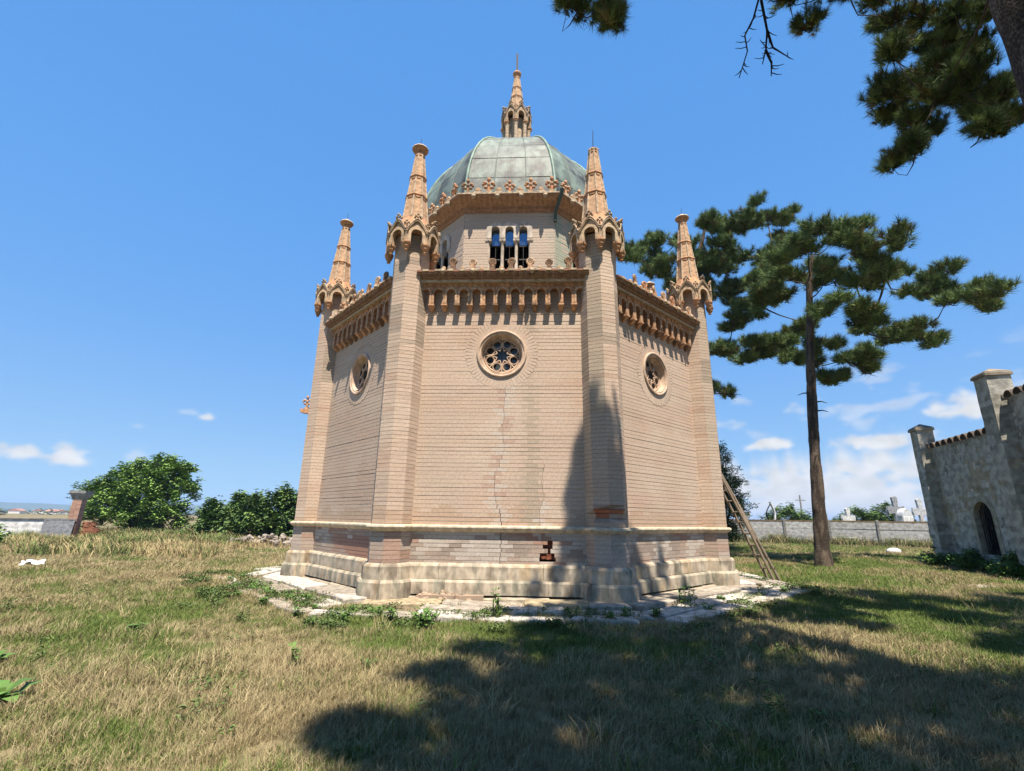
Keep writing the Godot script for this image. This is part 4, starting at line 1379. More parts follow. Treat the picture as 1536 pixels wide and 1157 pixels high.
# a broadleaf tree or shrub: leaf clusters spread through uneven lobes
func leafy(o: Node3D, lobes: Array, cluster: Mesh, n: float, tint: Color, trunk_r: float) -> void:
	var mb := MB.new()
	var xf := []
	var cols := []
	var bark := Color(0.15, 0.11, 0.08)
	for l in lobes:
		var c := Vector3(l[0], l[1], l[2])
		var r := Vector3(l[3], l[4], l[3])
		tube(mb, [Vector3(rng.randf_range(-0.2, 0.2), -0.1, rng.randf_range(-0.2, 0.2)), Vector3(c.x * 0.3, c.y * 0.45, c.z * 0.3), c], [trunk_r, trunk_r * 0.6, trunk_r * 0.25], 6, bark)
		var shoots := int(n * r.x * r.x * 2.2) + 4
		for k in shoots:
			var d := Vector3(rng.randfn(), rng.randfn() * 0.9 + 0.25, rng.randfn()).normalized()
			var far := rng.randf_range(0.45, 1.08)
			if rng.randf() < 0.22:
				far = rng.randf_range(1.05, 1.42)
			var e := c + d * r * far
			if nz.get_noise_3d(e.x * 26.0 + 9.0, e.y * 26.0, e.z * 26.0) > 0.16:
				continue
			if far > 1.0:
				tube(mb, [c + d * r * 0.6, e], [0.025, 0.008], 4, bark)
			for w in 4:
				var g := e + Vector3(rng.randfn(), rng.randfn() * 0.8, rng.randfn()) * r.x * 0.13
				if far > 1.05:
					g = c.lerp(e, 0.72 + 0.1 * w) + Vector3(rng.randfn(), rng.randfn(), rng.randfn()) * 0.07
				xf.append(Transform3D(Basis(Vector3.UP, rng.randf() * TAU).rotated(Vector3.RIGHT, rng.randf_range(-0.5, 0.5)).scaled(Vector3.ONE * rng.randf_range(0.7, 1.25)), g))
				cols.append(jit(tint.lerp(Color(0.16, 0.24, 0.05), rng.randf() * rng.randf()), 0.32))
	put("trunk", mb, M.bark, o)
	scatter("crown", cluster, xf, cols, o)

func blade_tuft(n: int, h: float, wid: float, lean: float, sd: int) -> ArrayMesh:
	var r := RandomNumberGenerator.new()
	r.seed = sd
	var mb := MB.new()
	for k in n:
		var a := r.randf() * TAU
		var o := Vector3(r.randf_range(-1, 1), 0, r.randf_range(-1, 1)) * h * 0.55
		var d := Vector3(cos(a), 0, sin(a)) * lean * h * r.randf_range(0.2, 1.3)
		var s := Vector3(-sin(a), 0, cos(a)).rotated(Vector3.UP, r.randf_range(-1, 1)) * wid
		var l := h * r.randf_range(0.45, 1.15)
		var c := jit(WHITE, 0.25)
		var m := o + d * 0.35 + Vector3(0, l * 0.6, 0)
		var e := o + d + Vector3(0, l * 0.92, 0)
		mb.tri(o - s, o + s, m + s * 0.7, c)
		mb.tri(o - s, m + s * 0.7, m - s * 0.7, c)
		mb.tri(m - s * 0.7, m + s * 0.7, e, c)
	return mb.mesh(M.grass)

func chapel_dist(x: float, z: float) -> float:
	var p := Vector2(x - 0.02, z + 16.18)
	var best := -99.0
	for k in 8:
		var a := PHI + TAU * k / 8
		best = maxf(best, p.x * sin(a) + p.y * cos(a))
	return best - AP

func greenness(x: float, z: float) -> float:
	var g := 0.46 + 1.1 * nz.get_noise_2d(x * 7.0, z * 7.0) + 0.5 * nz.get_noise_2d(x * 26.0 + 90.0, z * 26.0)
	var cd := chapel_dist(x, z)
	if cd < 4.0:
		g += 0.35 * (1.0 - cd / 4.0)
	if x > 1.0 and z < -6.0:
		g += 0.34 * smoothstep(1.0, 6.0, x)
	if x < -6.0 and z < -9.0:
		g -= 0.16
	if x > -0.5 and z > -6.5:
		g -= 0.16
	return clampf(g, 0.0, 1.0)

const STRAW := Color(0.31, 0.25, 0.13)
const GREEN := Color(0.095, 0.135, 0.036)
const SOIL := Color(0.20, 0.155, 0.105)

func ground_y(x: float, z: float) -> float:
	var d := Vector2(x, z).length()
	return (0.05 * nz.get_noise_2d(x * 10.0, z * 10.0) + 0.02 * nz.get_noise_2d(x * 50.0, z * 50.0)) * (1.0 - smoothstep(40.0, 80.0, d)) * smoothstep(0.0, 2.5, chapel_dist(x, z)) - 0.015

func make_ground() -> void:
	var xs := []
	var zs := []
	for v in [-6000, -2500, -1000, -500, -250, -120, -80, -55]:
		xs.append(float(v))
	for i in 161:
		xs.append(-40.0 + i * 0.5)
	for v in [55, 80, 120, 250, 500, 1000, 2500, 6000]:
		xs.append(float(v))
	for v in [300, 100, 40, 20, 12]:
		zs.append(float(v))
	for i in 121:
		zs.append(8.0 - i * 0.5)
	for v in [-60, -72, -90, -120, -180, -300, -600, -1200, -2500, -6000]:
		zs.append(float(v))
	var rows := []
	for z in zs:
		var r := []
		for x in xs:
			r.append(Vector3(x, ground_y(x, z), z))
		rows.append(r)
	var cf := func(i: int, j: int) -> Color:
		var x: float = xs[j]
		var z: float = zs[i]
		var g := greenness(x, z)
		var c := SOIL.lerp(STRAW, 0.55).lerp(GREEN, g * 0.6)
		if chapel_dist(x, z) < 1.6:
			c = c.lerp(SOIL, 0.5)
		return c
	var mb := MB.new()
	grid(mb, rows, false, cf, true)
	structure("ground", mb, M.ground)

func make_grass() -> void:
	var tufts := [blade_tuft(12, 0.10, 0.0028, 0.55, 1), blade_tuft(11, 0.12, 0.0028, 0.8, 2), blade_tuft(9, 0.15, 0.0024, 0.6, 3)]
	var lists := [[], [], []]
	var colours := [[], [], []]
	# rings of ground: near, far, tufts for each square metre, size
	for b in [[2.6, 5.5, 1300.0, 0.72], [5.5, 9.0, 760.0, 0.8], [9.0, 14.0, 420.0, 1.0], [14.0, 22.0, 180.0, 1.3], [22.0, 40.0, 55.0, 1.9]]:
		var z0: float = b[0]
		var z1: float = b[1]
		var area: float = 1.22 * (z1 * z1 - z0 * z0) + 3.0 * (z1 - z0)
		for i in int(area * b[2]):
			var d := sqrt(rng.randf_range(z0 * z0, z1 * z1))
			var x := rng.randf_range(-1.0, 1.0) * (d * 1.22 + 1.5)
			var z := -d
			var cd := chapel_dist(x, z)
			if cd < 0.35:
				continue
			if cd < 2.0 and rng.randf() < (0.88 if cd < 1.1 else 0.68):
				continue
			if z < -10.0 and x < -3.0 and cd > 1.5 and rng.randf() < 0.1:
				continue
			var bare := nz.get_noise_2d(x * 17.0 + 300.0, z * 17.0)
			if bare > 0.3 and rng.randf() < 0.6:
				continue
			var g := greenness(x, z)
			var green := rng.randf() < g
			var c := GREEN.lerp(Color(0.17, 0.225, 0.055), rng.randf()) if green else STRAW.lerp(Color(0.45, 0.375, 0.22), rng.randf() * (0.9 if x < -2.0 else 0.5))
			if not green and rng.randf() < 0.2:
				c = Color(0.22, 0.17, 0.09)
			var k := 0 if green else (1 if rng.randf() < 0.75 else 2)
			if rng.randf() < 0.04:
				k = 2
			var s: float = b[3] * rng.randf_range(0.65, 1.25) * (0.85 + 0.6 * clampf(nz.get_noise_2d(x * 13.0, z * 13.0 + 70.0) + 0.3, 0.0, 1.0))
			lists[k].append(Transform3D(Basis(Vector3.UP, rng.randf() * TAU).scaled(Vector3(s * 1.1, s * rng.randf_range(0.6, 1.1) / sqrt(b[3]), s * 1.1)), Vector3(x, ground_y(x, z) - 0.005, z)))
			colours[k].append(jit(c, 0.18))
	var names := ["green_grass", "dry_grass", "tall_straw"]
	var labels := ["short green grass growing in patches over the dry lawn", "short sun-dried straw coloured grass covering the open ground", "thin dry grass stalks standing above the mown lawn"]
	for k in 3:
		var o := scatter(names[k], tufts[k], lists[k], colours[k], self)
		tag(o, labels[k], "grass")

func make_ground_cover() -> void:
	# small-leaved creeping weeds round the paving and in spots over the lawn
	var lf := leaf_cluster(16, 0.042, 0.011, 0.10, 31, M.leaf)
	var xf := []
	var cols := []
	var i := 0
	while xf.size() < 3600 and i < 90000:
		i += 1
		var x := rng.randf_range(-9.5, 8.5)
		var z := rng.randf_range(-15.0, -4.0)
		var cd := chapel_dist(x, z)
		if cd < 0.95:
			continue
		var n := nz.get_noise_2d(x * 24.0 + 500.0, z * 24.0)
		var want := 0.0
		if cd < 2.9:
			want = smoothstep(0.04, 0.3, n) * (0.75 if x < 1.0 else 0.4) * smoothstep(0.9, 1.6, cd)
		elif n > 0.36:
			want = 0.07
		if rng.randf() > want:
			continue
		var s := rng.randf_range(0.6, 1.6)
		xf.append(Transform3D(Basis(Vector3.UP, rng.randf() * TAU).scaled(Vector3(s, s * rng.randf_range(0.7, 1.6), s)), Vector3(x, ground_y(x, z) + 0.04 * s, z)))
		cols.append(jit(Color(0.075, 0.125, 0.03).lerp(Color(0.11, 0.15, 0.05), rng.randf()), 0.3))
	var o := scatter("creeping_weeds", lf, xf, cols, self)
	tag(o, "mats of small-leaved creeping weeds round the paving and over the lawn", "weeds")
	# seeding stalks and coarse clumps standing above the lawn
	var ct := blade_tuft(22, 0.20, 0.0035, 0.75, 17)
	xf = []
	cols = []
	for k in 1500:
		var d := sqrt(rng.randf_range(9.0, 400.0))
		var x := rng.randf_range(-1.1, 1.1) * d
		if chapel_dist(x, -d) < 1.0 or nz.get_noise_2d(x * 9.0 - 80.0, -d * 9.0) < 0.02:
			continue
		var s := rng.randf_range(0.5, 1.25)
		xf.append(Transform3D(Basis(Vector3.UP, rng.randf() * TAU).scaled(Vector3(s, s, s)), Vector3(x, ground_y(x, -d), -d)))
		cols.append(jit(Color(0.38, 0.31, 0.17) if rng.randf() < 0.55 else Color(0.11, 0.15, 0.04), 0.25))
	o = scatter("coarse_grass", ct, xf, cols, self)
	tag(o, "coarse clumps of longer grass standing above the mown lawn", "grass")

func make_tall_weeds() -> void:
	var t := blade_tuft(16, 0.5, 0.012, 0.5, 9)
	var xf := []
	var cols := []
	for i in 5200:
		var d := sqrt(rng.randf_range(19.0 * 19.0, 44.0 * 44.0))
		var k := rng.randf_range(-0.98, -0.36)
		var x := k * d
		var edge := 17.5 + 9.0 * smoothstep(-0.7, -0.40, k) + 2.5 * nz.get_noise_1d(k * 300.0)
		if d < edge:
			continue
		var g := clampf(0.45 + 1.1 * nz.get_noise_2d(x * 6.0 + 40.0, -d * 6.0) - 0.5 * smoothstep(-0.6, -0.45, k), 0.0, 1.0)
		var s := rng.randf_range(0.7, 1.5) * (1.1 if g > 0.5 else 0.8)
		xf.append(Transform3D(Basis(Vector3.UP, rng.randf() * TAU).scaled(Vector3(s, s, s)), Vector3(x, ground_y(x, -d) - 0.02, -d)))
		cols.append(jit(Color(0.12, 0.155, 0.05) if rng.randf() < g else Color(0.37, 0.29, 0.15), 0.2))
	var o := scatter("tall_weeds", t, xf, cols, self)
	tag(o, "band of tall green and straw weeds in front of the hedges", "weeds")
	# rank growth along the foot of the concrete fence and the outbuilding
	xf = []
	cols = []
	for i in 1500:
		var q := rng.randf()
		var p := Vector3(14, 0, -46.6).lerp(Vector3(36, 0, -33.2), q) + Vector3(rng.randf_range(-0.5, 0.5), 0, rng.randf_range(-0.4, 1.0))
		var s := rng.randf_range(0.5, 1.5) * (0.5 + clampf(nz.get_noise_1d(q * 900.0) + 0.5, 0.0, 1.2))
		xf.append(Transform3D(Basis(Vector3.UP, rng.randf() * TAU).scaled(Vector3(s, s, s)), p))
		cols.append(jit(Color(0.11, 0.13, 0.05) if rng.randf() < 0.7 else Color(0.33, 0.26, 0.14), 0.2))
	o = scatter("fence_weeds", t, xf, cols, self)
	tag(o, "rank weeds growing along the foot of the concrete fence", "weeds")

func weed(at: Vector3, n: int, h: float, len: float, sd: int, label: String, group := "", tall := false) -> void:
	var o := thing("weed_plant", at, rng.randf() * TAU, label, "plant", group)
	var r := RandomNumberGenerator.new()
	r.seed = sd
	var mb := MB.new()
	var st := MB.new()
	for k in n:
		var a := r.randf() * TAU
		var d := Vector3(cos(a), r.randf_range(0.15, 0.9), sin(a)).normalized()
		var b := Vector3(r.randf_range(-1, 1), 0, r.randf_range(-1, 1)) * h * (0.12 if tall else 0.5)
		var o2 := b + Vector3(0, r.randf_range(0.1, 1.0) * h, 0)
		var s := d.cross(Vector3.UP).normalized() * len * 0.28
		var l := len * r.randf_range(0.7, 1.3)
		var m := o2 + d * l * 0.5 + Vector3(0, 0.1 * l, 0)
		var e := o2 + d * l - Vector3(0, 0.2 * l, 0)
		var c := jit(Color(0.085, 0.165, 0.035), 0.3)
		mb.tri(o2, m + s, m, c); mb.tri(o2, m, m - s, c)
		mb.tri(m, m + s, e, c); mb.tri(m, e, m - s, c)
		if k % 3 == 0:
			tube(st, [b, o2], [0.006, 0.004], 4, Color(0.12, 0.15, 0.05))
	put("leaves", mb, M.leaf, o)
	stuff(put("stem", st, M.plain, o))

# --- the churchyard -------------------------------------------------------------
func slab(parent: Node, at: Vector3, w: float, d: float, th: float, turn: float, col: Color) -> void:
	var p := []
	for q in [Vector2(-w, d), Vector2(-w * 0.3, d), Vector2(w * 0.4, d), Vector2(w, d), Vector2(w, 0), Vector2(w, -d), Vector2(0, -d), Vector2(-w, -d), Vector2(-w, 0.1 * d)]:
		p.append(q * 0.5 + Vector2(rng.randf_range(-0.05, 0.05), rng.randf_range(-0.04, 0.04)) * minf(1.0, w * 1.6))
	var mb := MB.new()
	var rows := []
	for e in [[-0.1, 1.0], [th - 0.02, 1.0], [th, 0.95]]:
		var r := []
		for q in p:
			r.append(Vector3(q.x * e[1], e[0] + (rng.randf_range(-0.006, 0.006)), q.y * e[1]))
		rows.append(r)
	grid(mb, rows, true, col, false)
	cap(mb, rows[2], col, true)
	var o := put("paving_slab", mb, M.slab, parent)
	o.position = at
	o.rotation = Vector3(rng.randf_range(-0.03, 0.03), turn, rng.randf_range(-0.03, 0.03))

func make_pavement() -> void:
	var mb := MB.new()
	# the trodden earth bed that the slabs lie on
	var rows := []
	for r in [[5.2, 0.008], [7.6, 0.0], [7.95, -0.06]]:
		var row := []
		for k in 64:
			var a := TAU * k / 64
			var seg := fposmod(a + PI / 8, PI / 4) - PI / 8
			var q: float = r[0] / cos(seg) * 0.955 + (0.12 * nz.get_noise_2d(cos(a) * 60.0, sin(a) * 60.0) if r[0] > 7.0 else 0.0)
			row.append(Vector3(sin(a) * q, r[1] + 0.012, cos(a) * q))
		rows.append(row)
	rows.reverse()
	grid(mb, rows, true, Color(0.25, 0.19, 0.13), true)
	var o := structure("pavement", mb, M.ground)
	o.position = Vector3(0.02, 0, -16.18)
	o.rotation.y = PHI
	for k in 8:
		for row in [[0.36, 0.66, 0.11, 0.04], [1.08, 0.52, 0.08, 0.14], [1.66, 0.42, 0.06, 0.30]]:
			var d0: float = row[0]
			var dep: float = row[1]
			var t := face(45.0 * k, AP + d0 + dep / 2)
			var total := 2.0 * (AP + d0 + dep * 0.5) * tan(PI / 8) - 0.1
			var x := -total / 2
			while x < total / 2 - 0.1:
				var w := minf(rng.randf_range(0.8, 1.7), total / 2 - x)
				var skip: float = row[3]
				if k == 0 and d0 > 1.0 and x > -2.2 and x < 1.6:
					skip += 0.0
				if rng.randf() >= skip:
					var c := Color(0.57, 0.525, 0.455)
					if rng.randf() < 0.35:
						c = Color(0.38, 0.33, 0.27)
					if k == 0 and d0 < 0.5 and rng.randf() < 0.5:
						c = Color(0.46, 0.37, 0.24)
					slab(o, t * Vector3(x + w / 2, 0.0, 0), w - 0.03, dep * rng.randf_range(0.85, 1.0), row[2] * rng.randf_range(0.6, 1.15), deg_to_rad(45.0 * k) + rng.randf_range(-0.04, 0.04), jit(c, 0.12))
				x += w

func make_ladder() -> void:
	var o := thing("wooden_ladder", Vector3(7.75, 0, -14.7), 0.0, "old grey wooden ladder leaning against the right side of the chapel", "ladder")
	var top := Vector3(-1.78, 5.0, -1.15)
	var wide := Vector3(0.12, 0, 0.42)
	var col := Color(0.21, 0.165, 0.125)
	for e in [[Vector3.ZERO, top], [-wide, top - wide * 0.8], [Vector3(-0.22, 0.0, 0.12), top * 0.62 + Vector3(-0.05, 0.0, 0.05)]]:
		var mb := MB.new()
		tube(mb, [e[0] - Vector3(0, 0.03, 0), e[0].lerp(e[1], 0.4) + Vector3(0.01, 0, 0.015), e[1]], [0.042, 0.04, 0.034], 6, col)
		put("rail", mb, M.wood, o)
	for k in 15:
		var t := 0.07 + k * 0.063
		var mb := MB.new()
		var a := top * t
		var b := -wide.lerp(wide * 0.8, t) + top * t
		tube(mb, [a + (a - b) * 0.12, b + (b - a) * 0.12 + Vector3(0, rng.randf_range(-0.03, 0.03), 0)], [0.024, 0.022], 5, jit(col, 0.25))
		put("rung", mb, M.wood, o)
	# a bundle of sticks lashed to its lower half
	for k in 6:
		var mb := MB.new()
		var t := 0.22 + 0.05 * k
		tube(mb, [top * t + Vector3(-0.08, 0.04, 0.04), top * (t + 0.2) + Vector3(-0.08 + rng.randf_range(-0.08, 0.08), 0.07, 0.03)], [0.028, 0.018], 5, jit(col * 1.2, 0.25))
		put("batten", mb, M.wood, o)

func make_fence() -> void:
	var a := Vector3(12.0, 0, -47.8)
	var b := Vector3(36.0, 0, -33.2)
	var d := (b - a).normalized()
	var turn := atan2(-d.z, d.x)
	var o := thing("concrete_fence", a, turn, "long pale concrete panel fence behind the pine trunk", "fence")
	var n := 9
	var step := a.distance_to(b) / n
	for k in n + 1:
		var mb := MB.new()
		cbox(mb, Transform3D(Basis.IDENTITY, Vector3(k * step, 0.93, 0.02)), Vector3(0.17, 2.0, 0.2), 0.015, Color(0.27, 0.26, 0.24))
		put("post", mb, M.concrete, o)
	for k in n:
		for r in 3:
			var mb := MB.new()
			cbox(mb, Transform3D(Basis(Vector3.FORWARD, rng.randf_range(-0.004, 0.004)), Vector3((k + 0.5) * step, 0.29 + r * 0.63 + rng.randf_range(-0.012, 0.012), rng.randf_range(-0.012, 0.012))), Vector3(step - 0.17, 0.615, 0.06), 0.012, jit(Color(0.50, 0.49, 0.465), 0.1))
			put("panel", mb, M.concrete, o)
			if r == 2:      # lichen and rust coloured grime along the top edge
				mb = MB.new()
				var rows := []
				for e in 2:
					var row := []
					for i in 25:
						var x := k * step + 0.1 + (step - 0.2) * i / 24.0
						row.append(Vector3(x, 1.865 if e == 1 else 1.80 - 0.10 * absf(nz.get_noise_2d(x * 60.0, 3.0)) - 0.03, 0.0455))
					rows.append(row)
				grid(mb, rows, false, Color(0.24, 0.17, 0.10), false)
				put("lichen", mb, M.concrete, o)

func make_outbuilding() -> void:
	var a := Vector3(18.85, 0, -21.6)
	var b := Vector3(17.35, 0, -16.6)
	var d := (b - a).normalized()
	var turn := atan2(-d.z, d.x)
	var o := thing("outbuilding", a, turn, "grey weathered plastered outbuilding with capped pillars and barred arched window", "building")
	var len := a.distance_to(b)
	var pl := Color(0.45, 0.43, 0.365)
	# x along the wall towards the viewer, z outwards to the left
	var colf := func(p: Vector3) -> Color:
		var n1 := nz.get_noise_3d(p.x * 8.0, p.y * 8.0, p.z * 8.0 + 20.0)
		var n2 := nz.get_noise_3d(p.x * 42.0, p.y * 42.0, p.z * 42.0)
		var c := pl
		if n1 + 0.5 * n2 > 0.12:
			c = c.lerp(Color(0.24, 0.22, 0.18), 0.7)
		elif n1 - 0.4 * n2 < -0.22:
			c = c.lerp(Color(0.43, 0.33, 0.20), 0.6)
		if n2 > 0.28:
			c = c.lerp(Color(0.62, 0.60, 0.55), 0.7)
		return c
	var wall := func(x0: float, x1: float, y1: float, arch: bool) -> MB:
		var mb := MB.new()
		var nx := 40
		var ny := 52
		var cx := (x0 + x1) / 2 + 0.15
		for i in nx:
			for j in ny:
				var q := []
				for e in [[0, 0], [1, 0], [1, 1], [0, 1]]:
					var x := lerpf(x0, x1, (i + e[0]) / float(nx))
					var y := lerpf(-0.1, y1, (j + e[1]) / float(ny))
					q.append(Vector3(x, y, 0.012 * nz.get_noise_2d(x * 50.0, y * 50.0)))
				var m: Vector3 = (q[0] + q[2]) / 2
				if arch and absf(m.x - cx) < 0.62 and m.y > 0.55 and (m.y < 1.95 or Vector2(m.x - cx, m.y - 1.95).length() < 0.62):
					continue
				mb.quad(q[0], q[1], q[2], q[3], colf.call(m + Vector3(0, 0, x0)))
		for s in [[x0, 1], [x1, -1]]:
			mb.quad(Vector3(s[0], -0.1, -0.5), Vector3(s[0], -0.1, 0), Vector3(s[0], y1, 0), Vector3(s[0], y1, -0.5), pl)
		# the room behind: end walls, back wall, ceiling and floor
		for e in [x0 + 0.1, x1 - 0.1]:
			box(mb, Transform3D(Basis.IDENTITY, Vector3(e, y1 / 2, -2.0)), Vector3(0.18, y1, 3.9), pl)
		box(mb, Transform3D(Basis.IDENTITY, Vector3((x0 + x1) / 2, y1 / 2, -4.0)), Vector3(x1 - x0, y1, 0.2), pl)
		box(mb, Transform3D(Basis.IDENTITY, Vector3((x0 + x1) / 2, y1 - 0.2, -2.0)), Vector3(x1 - x0 - 0.3, 0.2, 3.9), pl)
		box(mb, Transform3D(Basis.IDENTITY, Vector3((x0 + x1) / 2, 0.02, -2.0)), Vector3(x1 - x0 - 0.3, 0.1, 3.9), Color(0.2, 0.17, 0.14))
		box(mb, Transform3D(Basis.IDENTITY, Vector3((x0 + x1) / 2, y1 - 0.06, -0.32)), Vector3(x1 - x0, 0.1, 0.6), pl)
		return mb
	put("wall", wall.call(0.0, len, 4.95, true), M.plaster, o)
	put("wall", wall.call(len + 0.2, len + 4.4, 5.95, false), M.plaster, o)
	# arched window: surround, dark opening, bars
	var cx := len / 2 + 0.15
	var mb := MB.new()
	extrude(mb, arc_band(0.56, 0.80, 1.95, 1.4, 16), Transform3D(Basis.IDENTITY, Vector3(cx, 0, -0.3)), 0.32, Color(0.40, 0.36, 0.27), true)
	var w := put("arched_window", mb, M.plaster, o)
	for k in 8:
		mb = MB.new()
		var x := cx - 0.49 + k * 0.14
		var hh := 1.95 + sqrt(maxf(0.0, 0.56 * 0.56 - (x - cx) * (x - cx)))
		tube(mb, [Vector3(x, 0.5, -0.16), Vector3(x, hh, -0.16)], [0.016, 0.016], 6, Color(0.035, 0.03, 0.03))
		put("bar", mb, M.iron, w)
	# roof tiles laid over the wall heads
	for e in [[0.15, len - 0.1, 4.95, 0], [len + 0.3, len + 4.3, 5.95, 1]]:
		var x: float = e[0]
		while x < e[1]:
			mb = MB.new()
			var rows := []
			for i in 5:
				var z := 0.16 - i * 0.14
				var r := []
				for q in 7:
					var t := -0.15 + (PI + 0.3) * q / 6.0
					r.append(Vector3(x + cos(t) * 0.19, e[2] - 0.03 + sin(t) * 0.2 + i * 0.03, z))
				rows.append(r)
			grid(mb, rows, false, jit(Color(0.13, 0.105, 0.085), 0.3), true)
			ring(mb, Transform3D(Basis.IDENTITY, Vector3(x, e[2] - 0.03, 0.16)), 0.19, 0.022, 10, Color(0.14, 0.11, 0.09), 0.0, PI, 4)
			put("roof_tile", mb, M.rubble, o)
			x += 0.47
	# capped pillars
	for e in [[-0.15, 5.75, 0.62], [len + 0.1, 6.75, 0.72]]:
		mb = MB.new()
		var rows := []
		var ny := 40
		for j in ny + 1:
			var y: float = -0.1 + (e[1] + 0.1) * j / ny
			var h: float = e[2] / 2
			var r := []
			for q in [[-h, h], [0, h], [h, h], [h, 0], [h, -h], [0, -h], [-h, -h], [-h, 0]]:
				r.append(Vector3(e[0] + q[0], y, 0.1 + q[1]) + Vector3(rng.randf_range(-0.006, 0.006), 0, rng.randf_range(-0.006, 0.006)))
			rows.append(r)
		var pc := func(i: int, j: int) -> Color: return colf.call(rows[i][j] + Vector3(7.0 * e[0], 0, 0)).lerp(pl, 0.2)
		grid(mb, rows, true, pc, false)
		var p := put("pillar", mb, M.plaster, o)
		mb = MB.new()
		cbox(mb, Transform3D(Basis.IDENTITY, Vector3(e[0], e[1] + 0.07, 0.1)), Vector3(e[2] + 0.12, 0.13, e[2] + 0.12), 0.03, Color(0.30, 0.26, 0.20))
		var hh: float = e[2] / 2 + 0.03
		var c0 := Vector3(e[0], e[1] + 0.15, 0.1)
		var ap := c0 + Vector3(0, 0.2, 0)
		var cr := [c0 + Vector3(-hh, 0, hh), c0 + Vector3(hh, 0, hh), c0 + Vector3(hh, 0, -hh), c0 + Vector3(-hh, 0, -hh)]
		for q in 4:
			mb.tri(cr[q], cr[(q + 1) % 4], ap, Color(0.30, 0.25, 0.19))
		put("cap", mb, M.plaster, p)

func cross(at: Vector3, h: float, col: Color, label: String) -> void:
	var o := thing("cross", at, 0.35, label, "cross", "")
	var mb := MB.new()
	cbox(mb, Transform3D(Basis.IDENTITY, Vector3(0, 0.2, 0)), Vector3(h * 0.3, 0.4, 0.4), 0.03, col)
	put("pedestal", mb, M.stone, o)
	mb = MB.new()
	var w := h * 0.085
	extrude(mb, PackedVector2Array([Vector2(-w, 0.35), Vector2(w, 0.35), Vector2(w * 0.8, h * 0.62), Vector2(h * 0.27, h * 0.60), Vector2(h * 0.29, h * 0.69), Vector2(h * 0.27, h * 0.78), Vector2(w * 0.8, h * 0.76), Vector2(w * 1.1, h * 0.97), Vector2(0, h), Vector2(-w * 1.1, h * 0.97), Vector2(-w * 0.8, h * 0.76), Vector2(-h * 0.27, h * 0.78), Vector2(-h * 0.29, h * 0.69), Vector2(-h * 0.27, h * 0.60), Vector2(-w * 0.8, h * 0.62)]), Transform3D(Basis.IDENTITY, Vector3(0, 0, -0.09)), 0.18, col, true)
	put("shaft", mb, M.stone, o)

